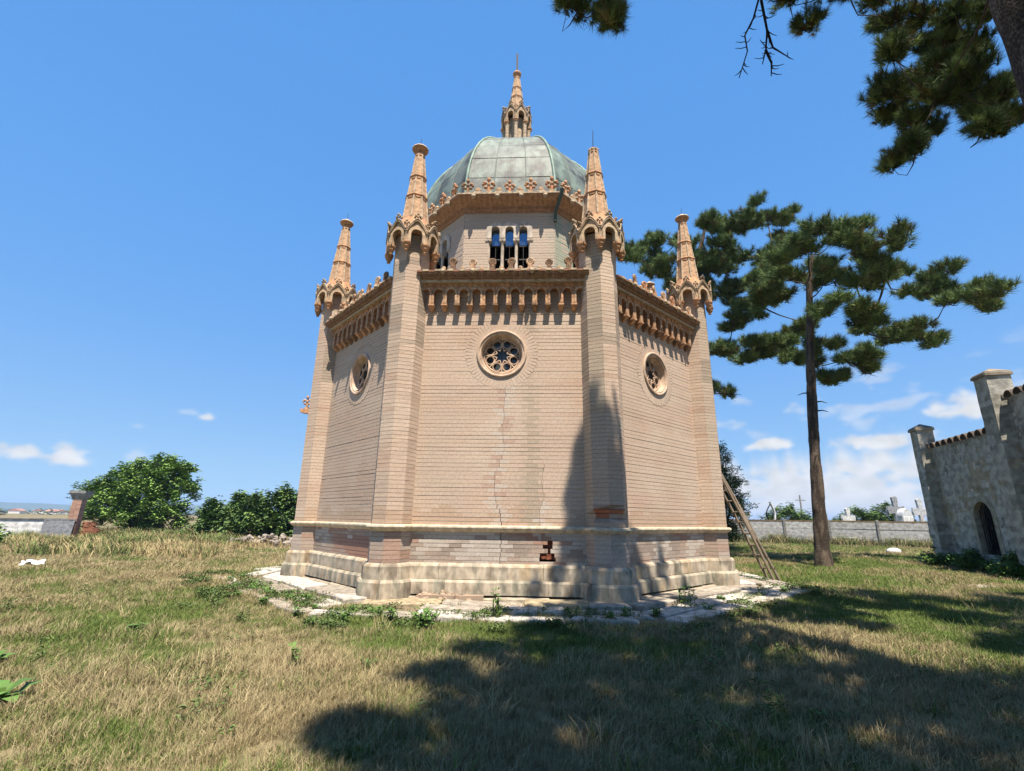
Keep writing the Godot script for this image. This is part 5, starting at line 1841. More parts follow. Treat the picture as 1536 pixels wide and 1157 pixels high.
func make_graves() -> void:
	cross(Vector3(38.9, 0, -50), 4.4, Color(0.30, 0.31, 0.32), "tall dark grey cross standing above the fence by the bushes")
	cross(Vector3(39.7, 0, -48), 4.1, Color(0.50, 0.51, 0.52), "tall pale cross beside the outbuilding, above the white tombs")
	cross(Vector3(32.6, 0, -48), 3.1, Color(0.62, 0.62, 0.6), "small white cross above the middle of the fence")
	cross(Vector3(23.3, 0, -50), 3.4, Color(0.26, 0.27, 0.27), "slim grey cross left of the leaf-shaped black gravestone")
	for e in [[Vector3(37.3, 0, -47), 1.9, 3.1, "white tomb with a carved rounded top under the grey cross"], [Vector3(40.1, 0, -47), 1.7, 3.0, "white tomb with a scrolled top next to the outbuilding"]]:
		var o := thing("tomb", e[0], 0.5, e[3], "tomb")
		var mb := MB.new()
		var w: float = e[1] / 2
		var h: float = e[2]
		cbox(mb, Transform3D(Basis.IDENTITY, Vector3(0, h * 0.38, 0)), Vector3(w * 2, h * 0.76, 0.6), 0.04, Color(0.66, 0.66, 0.65))
		put("body", mb, M.stone, o)
		mb = MB.new()
		var p := PackedVector2Array([Vector2(-w * 1.08, h * 0.76), Vector2(w * 1.08, h * 0.76), Vector2(w * 1.08, h * 0.82)])
		for i in 11:
			var t := PI * i / 10
			p.append(Vector2(cos(t) * w * 0.9, h * 0.82 + sin(t) * h * 0.17 + 0.05 * sin(i * 3.0)))
		p.append(Vector2(-w * 1.08, h * 0.82))
		extrude(mb, p, Transform3D(Basis.IDENTITY, Vector3(0, 0, -0.25)), 0.5, Color(0.6, 0.61, 0.62), true)
		put("pediment", mb, M.stone, o)
		mb = MB.new()
		box(mb, Transform3D(Basis.IDENTITY, Vector3(0, h * 0.42, 0.31)), Vector3(w * 1.2, h * 0.4, 0.03), Color(0.22, 0.23, 0.24))
		put("plaque", mb, M.stone, o)
	var o := thing("gravestone", Vector3(24.55, 0, -47), 0.3, "black leaf-shaped gravestone with a curved white edge above the fence", "gravestone")
	var l := PackedVector2Array()
	var r := PackedVector2Array()
	for i in 13:
		var t := i / 12.0
		l.append(Vector2(0.35 - 0.95 * sin(PI * t * 0.9 + 0.25) * (1.0 - t * 0.5), 1.6 + t * 1.9))
	for i in 13:
		var t := 1.0 - i / 12.0
		r.append(Vector2(0.35 + 0.28 * sin(PI * t) - 0.25 * t, 1.6 + t * 1.9))
	var poly := PackedVector2Array(l)
	poly.append_array(r)
	var mb := MB.new()
	extrude(mb, poly, Transform3D(Basis.IDENTITY, Vector3(0, 0, -0.08)), 0.16, Color(0.03, 0.03, 0.035), true)
	box(mb, Transform3D(Basis.IDENTITY, Vector3(0, 0.8, 0)), Vector3(1.3, 1.6, 0.4), Color(0.04, 0.04, 0.045))
	put("stone", mb, M.stone, o)
	mb = MB.new()
	var pts := []
	var rr := []
	for q in r:
		pts.append(Vector3(q.x + 0.08, q.y, 0))
		rr.append(0.1)
	tube(mb, pts, rr, 8, Color(0.72, 0.72, 0.72))
	put("white_edge", mb, M.stone, o)
	# the pole
	o = thing("utility_pole", Vector3(47.0, 0, -80), 0.0, "distant grey utility pole with crossarm behind the fence", "pole")
	mb = MB.new()
	tube(mb, [Vector3(0, 0, 0), Vector3(0, 6.0, 0)], [0.16, 0.11], 8, Color(0.30, 0.29, 0.28))
	put("mast", mb, M.concrete, o)
	mb = MB.new()
	box(mb, Transform3D(Basis.IDENTITY, Vector3(0, 5.2, 0)), Vector3(1.6, 0.12, 0.12), Color(0.25, 0.24, 0.23))
	put("crossarm", mb, M.concrete, o)

func make_left() -> void:
	# the low white wall, grey panel, brick pier with flared cap, brick ruin
	var o := thing("white_wall", Vector3(-31.4, 0, -32), 0.42, "low whitewashed wall at the far left edge of the yard", "wall")
	var mb := MB.new()
	cbox(mb, Transform3D(Basis.IDENTITY, Vector3(-1.5, 0.58, 0)), Vector3(8.2, 1.2, 0.25), 0.02, Color(0.74, 0.74, 0.73))
	put("body", mb, M.plaster, o)
	mb = MB.new()
	cbox(mb, Transform3D(Basis.IDENTITY, Vector3(-1.5, 1.2, 0)), Vector3(8.3, 0.07, 0.4), 0.01, Color(0.25, 0.24, 0.24))
	put("coping", mb, M.concrete, o)
	o = thing("leaning_panel", Vector3(-27.5, 0, -30.6), 0.3, "dark grey sheet leaning beside the white wall", "panel")
	mb = MB.new()
	box(mb, Transform3D(Basis(Vector3.RIGHT, -0.16), Vector3(0, 0.55, 0)), Vector3(1.55, 1.25, 0.03), Color(0.22, 0.23, 0.25))
	put("sheet", mb, M.metal_roof, o)
	mb = MB.new()
	box(mb, Transform3D(Basis(Vector3.RIGHT, -0.16), Vector3(0, 1.18, -0.1)), Vector3(1.6, 0.06, 0.06), Color(0.2, 0.2, 0.2))
	put("edge_strip", mb, M.metal_roof, o)
	o = thing("brick_pier", Vector3(-27.1, 0, -31.2), 0.2, "lone brick pier with a flared grey concrete cap", "pier")
	o.rotation.z = -0.02
	mb = MB.new()
	for j in 28:
		var y := 0.04 + j * 0.085
		for k in 2:
			box(mb, Transform3D(Basis.IDENTITY, Vector3((k - 0.5) * 0.26, y, rng.randf_range(-0.005, 0.005))), Vector3(0.25, 0.074, 0.5), jit(Color(0.46, 0.28, 0.21), 0.2))
	box(mb, Transform3D(Basis.IDENTITY, Vector3(0, 1.15, 0)), Vector3(0.49, 2.3, 0.47), Color(0.45, 0.40, 0.34))
	put("shaft", mb, M.brick, o)
	mb = MB.new()
	lathe(mb, [[0.36, 2.36], [0.38, 2.4], [0.62, 2.78], [0.64, 2.93], [0.0, 2.95]], 4, PI / 4, Color(0.36, 0.355, 0.34), false)
	put("cap", mb, M.concrete, o)
	o = thing("brick_ruin", Vector3(-25.9, 0, -31.6), 0.1, "broken low red brick wall beside the flared pier", "ruin")
	for j in 13:
		var n := int(6 - j * 0.32 + rng.randf_range(-0.6, 0.6))
		for k in n:
			mb = MB.new()
			box(mb, Transform3D(Basis(Vector3.UP, rng.randf_range(-0.06, 0.06)), Vector3(-0.7 + k * 0.27 + (0.13 if j % 2 else 0.0), 0.04 + j * 0.083, rng.randf_range(-0.02, 0.02))), Vector3(0.255, 0.072, 0.25), jit(Color(0.36, 0.15, 0.09), 0.3))
			put("brick", mb, M.brick, o)
	o = thing("rubble_heap", Vector3(-13.0, 0, -27.5), 0.0, "heap of pale broken stones left of the chapel", "rubble")
	for k in 60:
		mb = MB.new()
		rock(mb, Vector3(rng.randf_range(0.08, 0.24), rng.randf_range(0.06, 0.15), rng.randf_range(0.08, 0.2)), jit(Color(0.36, 0.31, 0.255), 0.25))
		var s := put("stone", mb, M.rubble, o)
		var u := Vector2(rng.randfn(), rng.randfn() * 0.5)
		s.position = Vector3(u.x * 1.5, 0.1 + 0.5 * exp(-u.length_squared() * 0.4) * rng.randf(), u.y)
		s.rotation = Vector3(rng.randf() * 3, rng.randf() * 3, rng.randf() * 3)
	# scraps
	o = thing("plastic_sheet", Vector3(-14.2, 0.03, -15.3), 0.2, "scrap of white plastic sheet lying on the dry grass", "sheet")
	mb = MB.new()
	var rows := []
	for i in 7:
		var r := []
		for j in 13:
			var x := (j / 12.0 - 0.5) * 0.5
			var z := -(i / 6.0 - 0.5) * 0.35
			r.append(Vector3(x + 0.03 * sin(i * 2.0), 0.14 + 0.05 * sin(x * 17.0 + z * 9.0) + 0.03 * sin(z * 31.0), z + 0.04 * sin(j * 1.7)))
		rows.append(r)
	grid(mb, rows, false, Color(0.55, 0.55, 0.55), true)
	put("sheet", mb, M.plain, o)
	o = thing("stone", Vector3(22.15, 0.05, -29.2), 0.0, "single white stone on the grass in front of the fence", "stone")
	mb = MB.new()
	ball(mb, Vector3(0, 0.08, 0), Vector3(0.42, 0.2, 0.25), Color(0.7, 0.69, 0.66), 9, 6)
	put("body", mb, M.rubble, o)
	mb = MB.new()
	rows = []
	for i in 5:
		var r := []
		for j in 13:
			var x := 12.4 + j * 0.5
			r.append(Vector3(x, 0.02 + ground_y(x, -14.7), -14.4 - 0.05 * (x - 12.4) - (i / 4.0 - 0.5) * (0.55 + 0.2 * nz.get_noise_1d(x * 90.0 + i))))
		rows.append(r)
	grid(mb, rows, false, Color(0.52, 0.47, 0.40), true)
	structure("path", mb, M.slab)

func make_far() -> void:
	var mb := MB.new()
	var rows := []
	for i in 3:
		var r := []
		for j in 121:
			var a := deg_to_rad(-100.0 + j * 1.6667)
			var h := 46.0 + 22.0 * nz.get_noise_1d(j * 4.0) + 9.0 * nz.get_noise_1d(j * 17.0)
			if j > 60:
				h *= 0.45
			var d: float = [3200.0, 3500.0, 4600.0][i]
			r.append(Vector3(sin(a) * d, [-2.0, h, h * 1.15][i], -cos(a) * d))
		rows.append(r)
	grid(mb, rows, false, Color(0.07, 0.10, 0.055), true)
	structure("hills", mb, M.plain)
	# the far-off trees of the plain, a mass too distant to count
	var xf := []
	var cols := []
	for i in 900:
		var a := deg_to_rad(rng.randf_range(-60.0, 60.0))
		var d := rng.randf_range(300.0, 1200.0)
		var s := rng.randf_range(6.0, 14.0)
		xf.append(Transform3D(Basis(Vector3.UP, rng.randf() * TAU).scaled(Vector3(s, s * 0.7, s)), Vector3(sin(a) * d, 1.4, -cos(a) * d)))
		cols.append(jit(Color(0.06, 0.09, 0.035), 0.3))
	var ft := scatter("distant_trees", leaf_cluster(26, 0.22, 0.08, 0.45, 44, M.leaf), xf, cols, self)
	tag(ft, "dark specks of trees on the hazy plain at the horizon", "trees")
	var k := 0
	for e in [[-44.6, 250, 0], [-43.4, 290, 1], [-42.3, 260, 2], [-41.2, 320, 0], [-40.2, 280, 1], [-39.1, 300, 2], [-38.2, 270, 0], [-31.5, 260, 1], [-30.6, 300, 0], [-29.8, 280, 2], [-29.0, 310, 1], [-46.2, 270, 1], [-47.6, 300, 2]]:
		var a := deg_to_rad(e[0])
		var s := ["white house with a red roof in the far town, one of a row", "white house with a red roof in the far town, one of a row", "white house with a red roof in the far town, one of a row"]
		var o := thing("house", Vector3(sin(a) * e[1] * 2.3, 0, -cos(a) * e[1] * 2.3), a + 0.3 * (k % 3 - 1), s[e[2]], "house", "far town houses beyond the yard")
		var w := 14.0 + 5.0 * (k % 3)
		var h := 2.2 + 0.4 * (k % 2)
		mb = MB.new()
		box(mb, Transform3D(Basis.IDENTITY, Vector3(0, h / 2, 0)), Vector3(w, h, 7), Color(0.62, 0.6, 0.56))
		put("wall", mb, M.plain, o)
		mb = MB.new()
		extrude(mb, PackedVector2Array([Vector2(-4, h), Vector2(4, h), Vector2(0, h + 1.7)]), Transform3D(Basis(Vector3.UP, PI / 2), Vector3(-w / 2 - 0.3, 0, 0)), w + 0.6, Color(0.38, 0.19, 0.14), true)
		put("roof", mb, M.plain, o)
		k += 1

func shadow_pad(gx: float, gz: float, r: float, h: float) -> Array:
	# a clump at height h whose shade falls at (gx, gz) on the ground
	var c := h / tan(deg_to_rad(SUN_EL))
	return [gx + c * sin(deg_to_rad(SUN_AZ)), h, gz + c * cos(deg_to_rad(SUN_AZ)), r, r * 0.45]

func local(p: Array, at: Vector3) -> Array:
	return [p[0] - at.x, p[1], p[2] - at.z, p[3], p[4]]

func make_trees() -> void:
	var far_tuft := needle_tuft(40, 0.36, 0.013, 5)
	var near_tuft := needle_tuft(70, 0.15, 0.0034, 6)
	var o := thing("pine_tree", Vector3(12.32, 0, -20.01), 0.0, "tall pine with a bare straight trunk and a wide flat crown right of the chapel", "tree")
	pine(o, [Vector3(0, -0.2, 0), Vector3(0.02, 0.6, 0), Vector3(0.25, 4, 0.05), Vector3(0.62, 8, 0.1), Vector3(1.2, 12.2, 0.1), Vector3(1.5, 13.6, 0.2)], [0.36, 0.28, 0.21, 0.175, 0.12, 0.05], PADS_A, far_tuft, 0.32, 1.3, 8.6, 1.2)
	var st := MB.new()
	for e in [[6.6, 0.5, 0.1], [7.0, -0.55, -0.2], [6.2, 0.45, 0.2], [4.3, -0.3, 0.3]]:
		var s := Vector3(0.06 + e[0] * 0.073, e[0], 0.1)
		tube(st, [s, s + Vector3(e[1] * 0.6, 0.02, e[2] * 0.6), s + Vector3(e[1], -0.06, e[2])], [0.04, 0.025, 0.01], 5, Color(0.15, 0.12, 0.1))
	put("dead_branch", st, M.bark, o)
	o = thing("pine_tree", Vector3(10.3, 0, -26), 0.0, "dense dark pine rising behind the far right turret", "tree")
	pine(o, [Vector3(-0.6, -0.2, 0), Vector3(-0.4, 6, 0), Vector3(0.2, 12, 0), Vector3(1.0, 17.5, 0), Vector3(1.6, 19.5, 0)], [0.42, 0.34, 0.27, 0.15, 0.05], PADS_B, far_tuft, 0.32, 1.45, 8.0, 1.2)
	st = MB.new()
	for e in [[8.6, 2.6, 0.2], [8.9, 1.8, 0.1], [9.3, 1.5, 0.3]]:
		var s := Vector3(-0.2, e[0] - 0.2, 0)
		tube(st, [s, s + Vector3(e[1] * 0.6, 0.12, e[2] * 0.6), s + Vector3(e[1], 0.02, e[2])], [0.06, 0.035, 0.012], 5, Color(0.15, 0.12, 0.1))
	put("dead_branch", st, M.bark, o)
	# the pine beside the viewer, whose crown shades the lawn and the front right turret
	var at := Vector3(4.75, 0, -3.6)
	var pads := []
	for p in PADS_NEAR + PADS_TIP + [[-1.2, 10.6, -0.5, 0.4, 0.3], [-2.4, 10.6, -0.9, 0.4, 0.3], [-3.5, 10.3, -1.3, 0.3, 0.25], [1.0, 10.8, -1.0, 0.4, 0.3], [1.8, 9.6, -1.2, 0.4, 0.3]]:
		pads.append(p)
	o = thing("pine_tree", at, 0.0, "nearest pine, its branches hanging into the top right corner", "tree")
	pine(o, [Vector3(0.4, -0.2, 0), Vector3(0.36, 4, 0), Vector3(0.34, 8, 0), Vector3(0.0, 13, -0.1), Vector3(-0.8, 16.5, -0.3), Vector3(-1.1, 18.6, -0.4)], [0.36, 0.27, 0.22, 0.18, 0.12, 0.04], pads, near_tuft, 0.17, 2.3, 7.6, 1.3, 0.4, Color(0.06, 0.095, 0.035))
	var shade := []
	for e in [[-0.35, -3.9, 0.7, 9.5], [0.6, -3.9, 0.9, 10.0], [1.8, -4.1, 0.8, 10.5], [3.3, -4.3, 0.8, 9.5], [0.0, -5.0, 0.65, 10.5], [0.9, -5.2, 0.85, 11.0], [2.1, -5.3, 0.9, 11.5], [3.5, -5.3, 0.8, 11.0], [0.45, -6.2, 0.65, 11.5], [1.5, -6.4, 0.85, 12.0], [2.7, -6.3, 0.7, 12.5], [0.7, -7.3, 0.5, 12.5], [1.7, -7.5, 0.75, 13.0], [2.6, -7.3, 0.6, 13.0], [1.4, -8.4, 0.5, 14.0], [2.3, -8.5, 0.6, 14.5], [3.0, -8.7, 0.45, 14.5], [1.6, -9.4, 0.4, 15.0], [2.4, -9.5, 0.5, 15.0], [-1.15, -4.3, 0.3, 9.5], [-0.75, -5.7, 0.3, 10.5], [-0.3, -6.8, 0.32, 11.5], [0.5, -8.1, 0.35, 13.0], [4.6, -4.6, 0.7, 9.0], [5.6, -5.3, 0.8, 9.0], [4.4, -5.7, 0.5, 10.0], [3.9, -10.2, 0.35, 14.5], [3.5, -9.4, 0.35, 14.0]]:
		shade.append(local(shadow_pad(e[0], e[1], e[2], e[3]), at))
	pine_crown(o, [Vector3(0.1, -0.2, 0), Vector3(0, 4, 0), Vector3(0, 8, 0), Vector3(-0.2, 13, -0.1), Vector3(-0.8, 16.5, -0.3), Vector3(-1.1, 18.6, -0.4)], shade, far_tuft)
	# its tips, whose shade climbs the front right turret
	var tips := []
	for e in [[1.73, 4.2, -10.15, 0.11], [1.75, 3.6, -10.15, 0.17], [2.06, 3.65, -10.1, 0.10], [2.0, 3.15, -10.1, 0.19], [1.5, 3.1, -10.5, 0.10], [1.45, 2.5, -10.55, 0.18], [1.3, 2.0, -10.55, 0.13], [1.75, 2.6, -10.15, 0.23], [2.15, 2.4, -10.1, 0.23], [2.35, 2.5, -10.3, 0.13], [1.6, 1.8, -10.4, 0.24], [2.0, 1.7, -10.1, 0.26], [2.4, 1.6, -10.4, 0.2], [2.8, 1.5, -10.9, 0.11], [2.65, 1.2, -10.7, 0.18], [3.0, 1.0, -11.0, 0.16], [3.6, 1.3, -11.6, 0.08], [3.5, 0.8, -11.5, 0.14], [1.3, 1.2, -10.5, 0.18], [1.7, 0.9, -10.3, 0.28], [2.2, 0.8, -10.0, 0.28], [1.0, 0.7, -10.4, 0.13], [0.55, 0.5, -10.3, 0.10], [2.7, 0.5, -10.5, 0.28], [3.3, 0.4, -11.0, 0.2], [1.4, 0.3, -10.0, 0.3], [4.2, 0.3, -12.0, 0.12]]:
		var h := 15.2 + 0.75 * e[1] as float
		var c := (h - e[1]) / tan(deg_to_rad(SUN_EL)) as float
		tips.append(local([e[0] + c * sin(deg_to_rad(SUN_AZ)), h, e[2] + c * cos(deg_to_rad(SUN_AZ)), e[3], e[3] * 0.8], at))
	pine_crown(o, [Vector3(0.4, -0.2, 0), Vector3(0.36, 4, 0), Vector3(0.34, 8, 0), Vector3(0.0, 13, -0.1), Vector3(-0.8, 16.5, -0.3), Vector3(-1.1, 18.6, -0.4)], tips, near_tuft, 46.0)
	st = MB.new()
	for pl in [[Vector3(-0.1, 9.6, -0.2), Vector3(-0.7, 9.5, -0.9), Vector3(-1.35, 8.79, -1.4), Vector3(-1.52, 8.27, -1.4), Vector3(-1.66, 7.99, -1.42), Vector3(-1.68, 7.67, -1.38), Vector3(-1.83, 7.24, -1.4)], [Vector3(-1.37, 8.61, -1.4), Vector3(-1.33, 8.11, -1.44), Vector3(-1.42, 7.72, -1.4), Vector3(-1.52, 7.43, -1.36)], [Vector3(-1.33, 8.11, -1.44), Vector3(-1.25, 7.89, -1.5), Vector3(-1.08, 7.65, -1.45)], [Vector3(-1.42, 7.72, -1.4), Vector3(-1.37, 7.5, -1.4), Vector3(-1.39, 7.3, -1.42)]]:
		var n: int = pl.size()
		var rr := []
		for i in n:
			rr.append(lerpf(0.02, 0.006, i / float(n - 1)))
		tube(st, pl, rr, 5, Color(0.07, 0.055, 0.05))
		for i in range(1 if n < 7 else 3, n):
			for q in 4:
				var b: Vector3 = pl[i - 1].lerp(pl[i], rng.randf())
				var e := b + Vector3(rng.randf_range(-0.14, 0.14), rng.randf_range(-0.08, 0.06), rng.randf_range(-0.1, 0.1))
				tube(st, [b, b.lerp(e, 0.5) + Vector3(0, -0.015, 0), e], [0.007, 0.006, 0.003], 4, Color(0.07, 0.055, 0.05))
	put("dead_branch", st, M.bark, o)
	# a pine behind the viewer that closes the canopy
	at = Vector3(0.5, 0, 4.5)
	shade = []
	for e in [[-0.2, -1.2, 1.4, 9.5], [1.6, -1.4, 1.5, 10.0], [3.8, -1.6, 1.4, 10.0], [1.0, 0.6, 1.7, 10.5], [3.6, 0.2, 1.6, 10.5], [5.8, -0.8, 1.3, 10.0], [6.0, -3.0, 1.1, 10.5], [0.2, -2.6, 1.2, 11.5], [2.4, -2.8, 1.2, 12.0], [4.6, -3.2, 0.9, 12.0], [0.0, 2.6, 1.8, 12.0], [3.0, 2.4, 1.8, 12.5]]:
		shade.append(local(shadow_pad(e[0], e[1], e[2], e[3]), at))
	o = thing("pine_tree", at, 0.0, "pine standing behind the viewer whose crown shades the near lawn", "tree")
	pine(o, [Vector3(0, -0.2, 0), Vector3(0, 6, 0), Vector3(-0.2, 11, 0), Vector3(-0.3, 14, 0)], [0.4, 0.32, 0.2, 0.06], [], far_tuft, 0.30, 1.5, 8.0)
	pine_crown(o, [Vector3(0, -0.2, 0), Vector3(0, 6, 0), Vector3(-0.2, 11, 0), Vector3(-0.3, 14, 0)], shade, far_tuft)
	# pines in a row further back, closing the southern sky over the near lawn
	for e in [[Vector3(-6.0, 0, 7.5), "leftmost pine of the row behind the viewer"], [Vector3(3.5, 0, 9.5), "middle pine of the row behind the viewer"], [Vector3(11.0, 0, 6.5), "rightmost pine of the row behind the viewer"]]:
		shade = []
		for k in 26:
			var a := rng.randf() * TAU
			var r := sqrt(rng.randf()) * 4.2
			var h := rng.randf_range(9.0, 16.0)
			shade.append([cos(a) * r * (1.2 - h / 26.0), h, maxf(sin(a) * r, 4.2 - 0.30 * (16.0 - h) - e[0].z + 0.4), rng.randf_range(0.8, 1.4), 0.5])
		o = thing("pine_tree", e[0], 0.0, e[1], "tree")
		var tp := [Vector3(0, -0.2, 0), Vector3(0, 6, 0), Vector3(-0.1, 12, 0), Vector3(-0.2, 16.5, 0)]
		pine(o, tp, [0.4, 0.32, 0.2, 0.06], [], far_tuft, 0.30, 1.5, 8.0)
		pine_crown(o, tp, shade, far_tuft)
	# a further pine out to the right that shades the lawn there
	at = Vector3(13.0, 0, -3.5)
	shade = []
	for e in [[6.4, -11.8, 0.7, 15.0], [7.6, -11.9, 0.9, 15.5], [9.0, -11.6, 0.9, 16.0], [10.5, -11.3, 0.9, 16.0], [7.6, -10.7, 0.8, 15.0], [9.0, -10.3, 1.0, 15.0], [10.6, -9.9, 1.0, 15.5], [8.0, -9.3, 0.6, 14.0], [9.6, -8.8, 0.8, 14.5], [12.0, -12.0, 1.0, 17.0], [12.2, -10.4, 0.9, 16.0], [7.5, -8.2, 0.5, 13.0], [6.4, -7.1, 0.6, 12.0], [8.0, -7.4, 0.6, 13.0], [13.5, -11.4, 1.0, 17.0]]:
		shade.append(local(shadow_pad(e[0], e[1], e[2], e[3]), at))
	o = thing("pine_tree", at, 0.0, "pine out of view on the right that shades the lawn", "tree")
	pine(o, [Vector3(0, -0.2, 0), Vector3(0, 6, 0), Vector3(-0.3, 12, 0), Vector3(-0.8, 17, 0)], [0.4, 0.32, 0.22, 0.08], shade, far_tuft, 0.30, 1.5, 8.0)

	# broadleaf growth
	var small_leaves := leaf_cluster(9, 0.14, 0.04, 0.2, 13, M.leaf)
	var leaves := leaf_cluster(9, 0.30, 0.075, 0.35, 3, M.leaf)
	o = thing("broadleaf_tree", Vector3(-29.6, 0, -40), 0.0, "wide bright green leafy tree beside the flared brick pier", "tree")
	leafy(o, [[0.4, 4.6, 0, 1.7, 1.3], [-1.6, 4.0, 0.4, 1.6, 1.2], [2.1, 4.5, 0.3, 1.5, 1.2], [3.2, 3.4, 0, 1.3, 1.2], [-3.2, 3.1, 0.2, 1.4, 1.0], [-4.6, 3.4, 0, 0.8, 0.6], [0.6, 3.0, 1.2, 1.8, 1.3], [-1.6, 2.2, 1.0, 1.6, 1.1], [2.3, 2.2, 1.2, 1.6, 1.2], [-3.2, 1.5, 1.0, 1.3, 0.9], [0.3, 1.3, 1.5, 1.6, 0.9], [3.0, 1.2, 1.2, 1.4, 0.9], [1.3, 5.6, 0, 0.9, 0.6], [-0.9, 5.3, 0, 0.9, 0.6], [2.8, 5.3, 0, 0.7, 0.5]], leaves, 15.0, Color(0.17, 0.28, 0.065), 0.12)
	for e in [[-19.8, -36.0, 1.0, "dark green shrub between the leafy tree and the chapel"], [-15.4, -33.0, 1.12, "dense dark shrub against the left edge of the chapel"]]:
		o = thing("shrub", Vector3(e[0], 0, e[1]), 0.0, e[3], "shrub")
		var s: float = e[2]
		leafy(o, [[0, 1.9 * s, 0, 1.2, 1.0], [1.3, 1.8 * s, 0.3, 1.1, 0.9], [-1.4, 1.5 * s, 0.2, 1.1, 0.9], [0.6, 1.0, 0.8, 1.3, 0.8], [-1.0, 0.9, 0.7, 1.3, 0.7], [2.2, 1.1, 0.4, 1.0, 0.8], [0.2, 2.7 * s, 0, 0.5, 0.5], [1.7, 2.5 * s, 0, 0.5, 0.45], [-1.7, 2.2 * s, 0, 0.4, 0.5]], leaves, 17.0, Color(0.08, 0.145, 0.045), 0.06)
	o = thing("shrub", Vector3(-25.6, 0, -24.3), 0.0, "low green bush at the left edge of the picture", "shrub")
	leafy(o, [[0, 0.6, 0, 0.7, 0.5], [-0.7, 0.8, 0, 0.6, 0.5], [0.6, 0.3, 0.2, 0.5, 0.3]], leaves, 30.0, Color(0.10, 0.19, 0.04), 0.03)
	for e in [[33.4, -60.0, 1.5, 2.1, "round bright bush behind the fence next to the pole"], [42.0, -60.0, 1.3, 1.9, "low bush behind the small white cross"], [45.4, -60.0, 1.5, 2.4, "bush left of the dark grey cross"]]:
		o = thing("shrub", Vector3(e[0], 0, e[1]), 0.0, e[4], "shrub")
		leafy(o, [[0, e[3], 0, e[2], 1.6], [-1.6, e[3] - 0.6, 0, 1.4, 1.3], [1.6, e[3] - 0.7, 0, 1.4, 1.3]], leaves, 20.0, Color(0.09, 0.16, 0.04), 0.08)
	o = thing("evergreen_tree", Vector3(13.6, 0, -32), 0.0, "dark evergreen tree behind the ladder", "tree")
	leafy(o, [[0, 5.6, 0, 0.9, 1.0], [0.4, 4.4, 0, 1.1, 0.9], [-0.5, 3.6, 0.3, 1.3, 1.0], [0.7, 3.0, 0.2, 1.1, 0.8], [0.2, 2.0, 0.3, 1.2, 0.9], [0.1, 1.0, 0.2, 1.0, 0.8]], leaf_cluster(12, 0.22, 0.03, 0.35, 8, M.needle), 26.0, Color(0.05, 0.085, 0.03), 0.14)
	for e in [[16.7, -21.6, "bright leafy weeds at the foot of the outbuilding wall, left clump"], [16.0, -19.4, "bright leafy weeds below the barred arched window"], [15.3, -17.0, "dark leafy bush in front of the outbuilding at the picture's right edge"]]:
		o = thing("shrub", Vector3(e[0] + 1.6, 0, e[1]), 0.0, e[2], "shrub")
		leafy(o, [[0, 0.25, 0, 0.6, 0.25], [0.4, 0.35, -0.5, 0.5, 0.35], [-0.4, 0.15, 0.5, 0.55, 0.2]], small_leaves, 60.0, Color(0.085, 0.17, 0.035), 0.02)

func pine_crown(o: Node3D, pts: Array, pads: Array, tuft: Mesh, few := 40.0) -> void:
	# the upper crown, over the viewer's head
	var mb := MB.new()
	var xf := []
	var cols := []
	var bark := Color(0.2, 0.15, 0.12)
	for p in pads:
		var c := Vector3(p[0], p[1], p[2])
		var s := trunk_point(pts, clampf(c.y - 0.6, 8.0, 19.5))
		var mid := s.lerp(c, 0.5) + Vector3(0, -0.25, 0)
		tube(mb, [s, mid, c], [0.08, 0.05, 0.02] if few < 42.0 else [0.03, 0.02, 0.01], 5, bark)
		for k in int(few + (190.0 if few < 42.0 else 1100.0) * p[3] * p[3]):
			var a := rng.randf() * TAU
			var q := sqrt(rng.randf()) * 1.1
			var e := c + Vector3(cos(a) * p[3] * q, p[4] * rng.randf_range(-0.6, 0.8), sin(a) * p[3] * q)
			xf.append(Transform3D(aim(e - c + Vector3(0, 0.5, 0), rng.randf() * TAU).scaled(Vector3.ONE * rng.randf_range(0.7, 1.15)), e))
			cols.append(jit(Color(0.05, 0.085, 0.03), 0.25))
	put("upper_limbs", mb, M.bark, o)
	scatter("upper_crown", tuft, xf, cols, o)

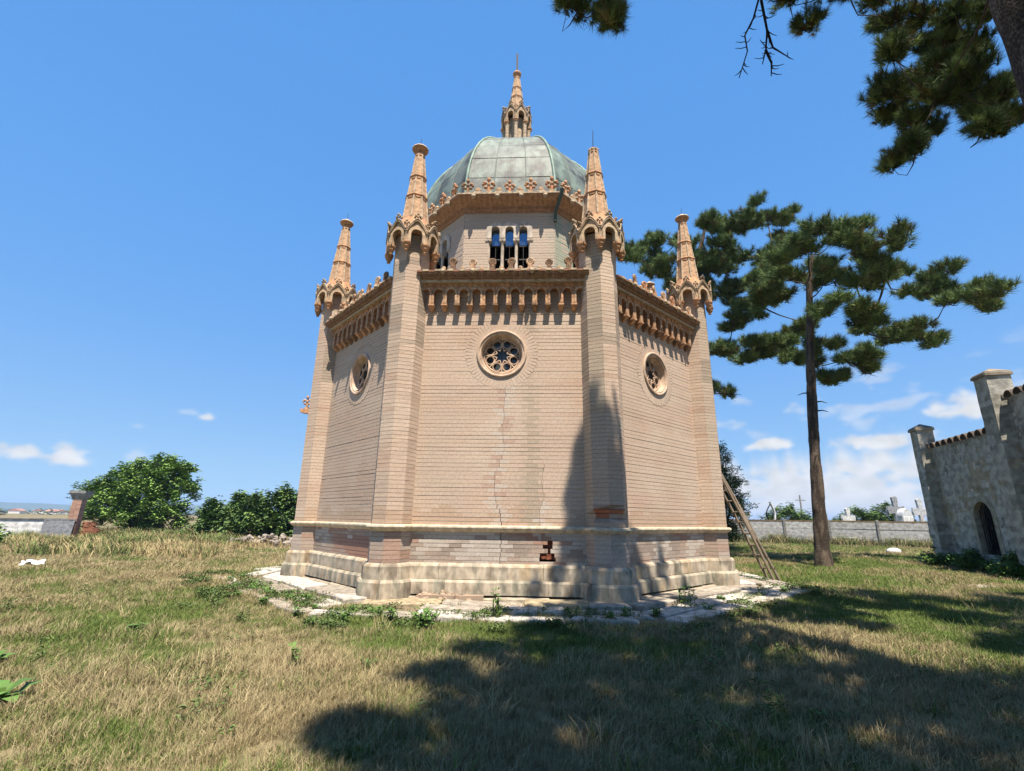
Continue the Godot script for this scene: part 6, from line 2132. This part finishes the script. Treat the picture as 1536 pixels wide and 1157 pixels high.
func make_weeds() -> void:
	var g := "leafy weeds in the paving joints"
	var l := "low leafy green weed growing between the broken paving slabs"
	for e in [[-2.7, -8.95], [-3.3, -9.2], [-2.2, -8.7], [-3.9, -9.8], [-4.7, -10.4], [-5.4, -11.2], [-6.1, -11.6], [-6.7, -12.5], [-1.9, -8.55], [-4.3, -10.0], [-5.0, -10.9], [2.0, -8.9], [2.5, -9.1], [3.6, -9.5], [4.5, -10.9], [1.6, -8.6], [-1.2, -8.5], [-6.9, -13.2], [5.6, -11.6], [6.6, -12.4], [-2.6, -8.3], [-3.5, -8.7], [-4.6, -9.7], [-5.5, -10.6]]:
		weed(Vector3(e[0] + rng.randf_range(-0.1, 0.1), 0.0, e[1] + rng.randf_range(-0.1, 0.1)), 46, rng.randf_range(0.1, 0.2), 0.085, rng.randi() % 1000, l, g)
	weed(Vector3(-1.3, 0, -7.95), 90, 0.28, 0.11, 71, "darkest bushy weed in front of the paving, left of the shade")
	weed(Vector3(-0.2, 0.05, -8.75), 40, 0.42, 0.09, 72, "upright single-stemmed weed on the slabs below the front wall", "", true)
	weed(Vector3(3.5, 0.05, -10.3), 60, 0.30, 0.10, 73, "weed tuft in the corner between right turret and wall")
	weed(Vector3(-4.35, 0, -4.75), 16, 0.09, 0.22, 74, "broad-leaved dock weed low in the left foreground lawn")
	weed(Vector3(-5.6, 0, -5.9), 14, 0.07, 0.16, 75, "small dock weed near the left edge of the lawn")
	weed(Vector3(-2.35, 0, -5.9), 26, 0.22, 0.09, 76, "upright small weed alone in the dry lawn", "", true)
	weed(Vector3(-5.2, 0, -7.4), 30, 0.1, 0.13, 77, "sprawling green weed in the lawn left of the paving")
	weed(Vector3(7.0, 0, -11.8), 60, 0.22, 0.10, 78, "bright weed patch beyond the slabs at the right")

func _ready() -> void:
	rng.seed = 20240707
	nz.seed = 11
	nz.frequency = 0.03
	nz.fractal_octaves = 4
	nf.seed = 5
	nf.frequency = 0.06
	nf.fractal_octaves = 5
	setup_view()
	make_materials()
	make_ground()
	make_far()
	make_pavement()
	make_chapel()
	make_outbuilding()
	make_fence()
	make_graves()
	make_left()
	make_ladder()
	make_trees()
	make_weeds()
	make_ground_cover()
	make_tall_weeds()
	make_grass()
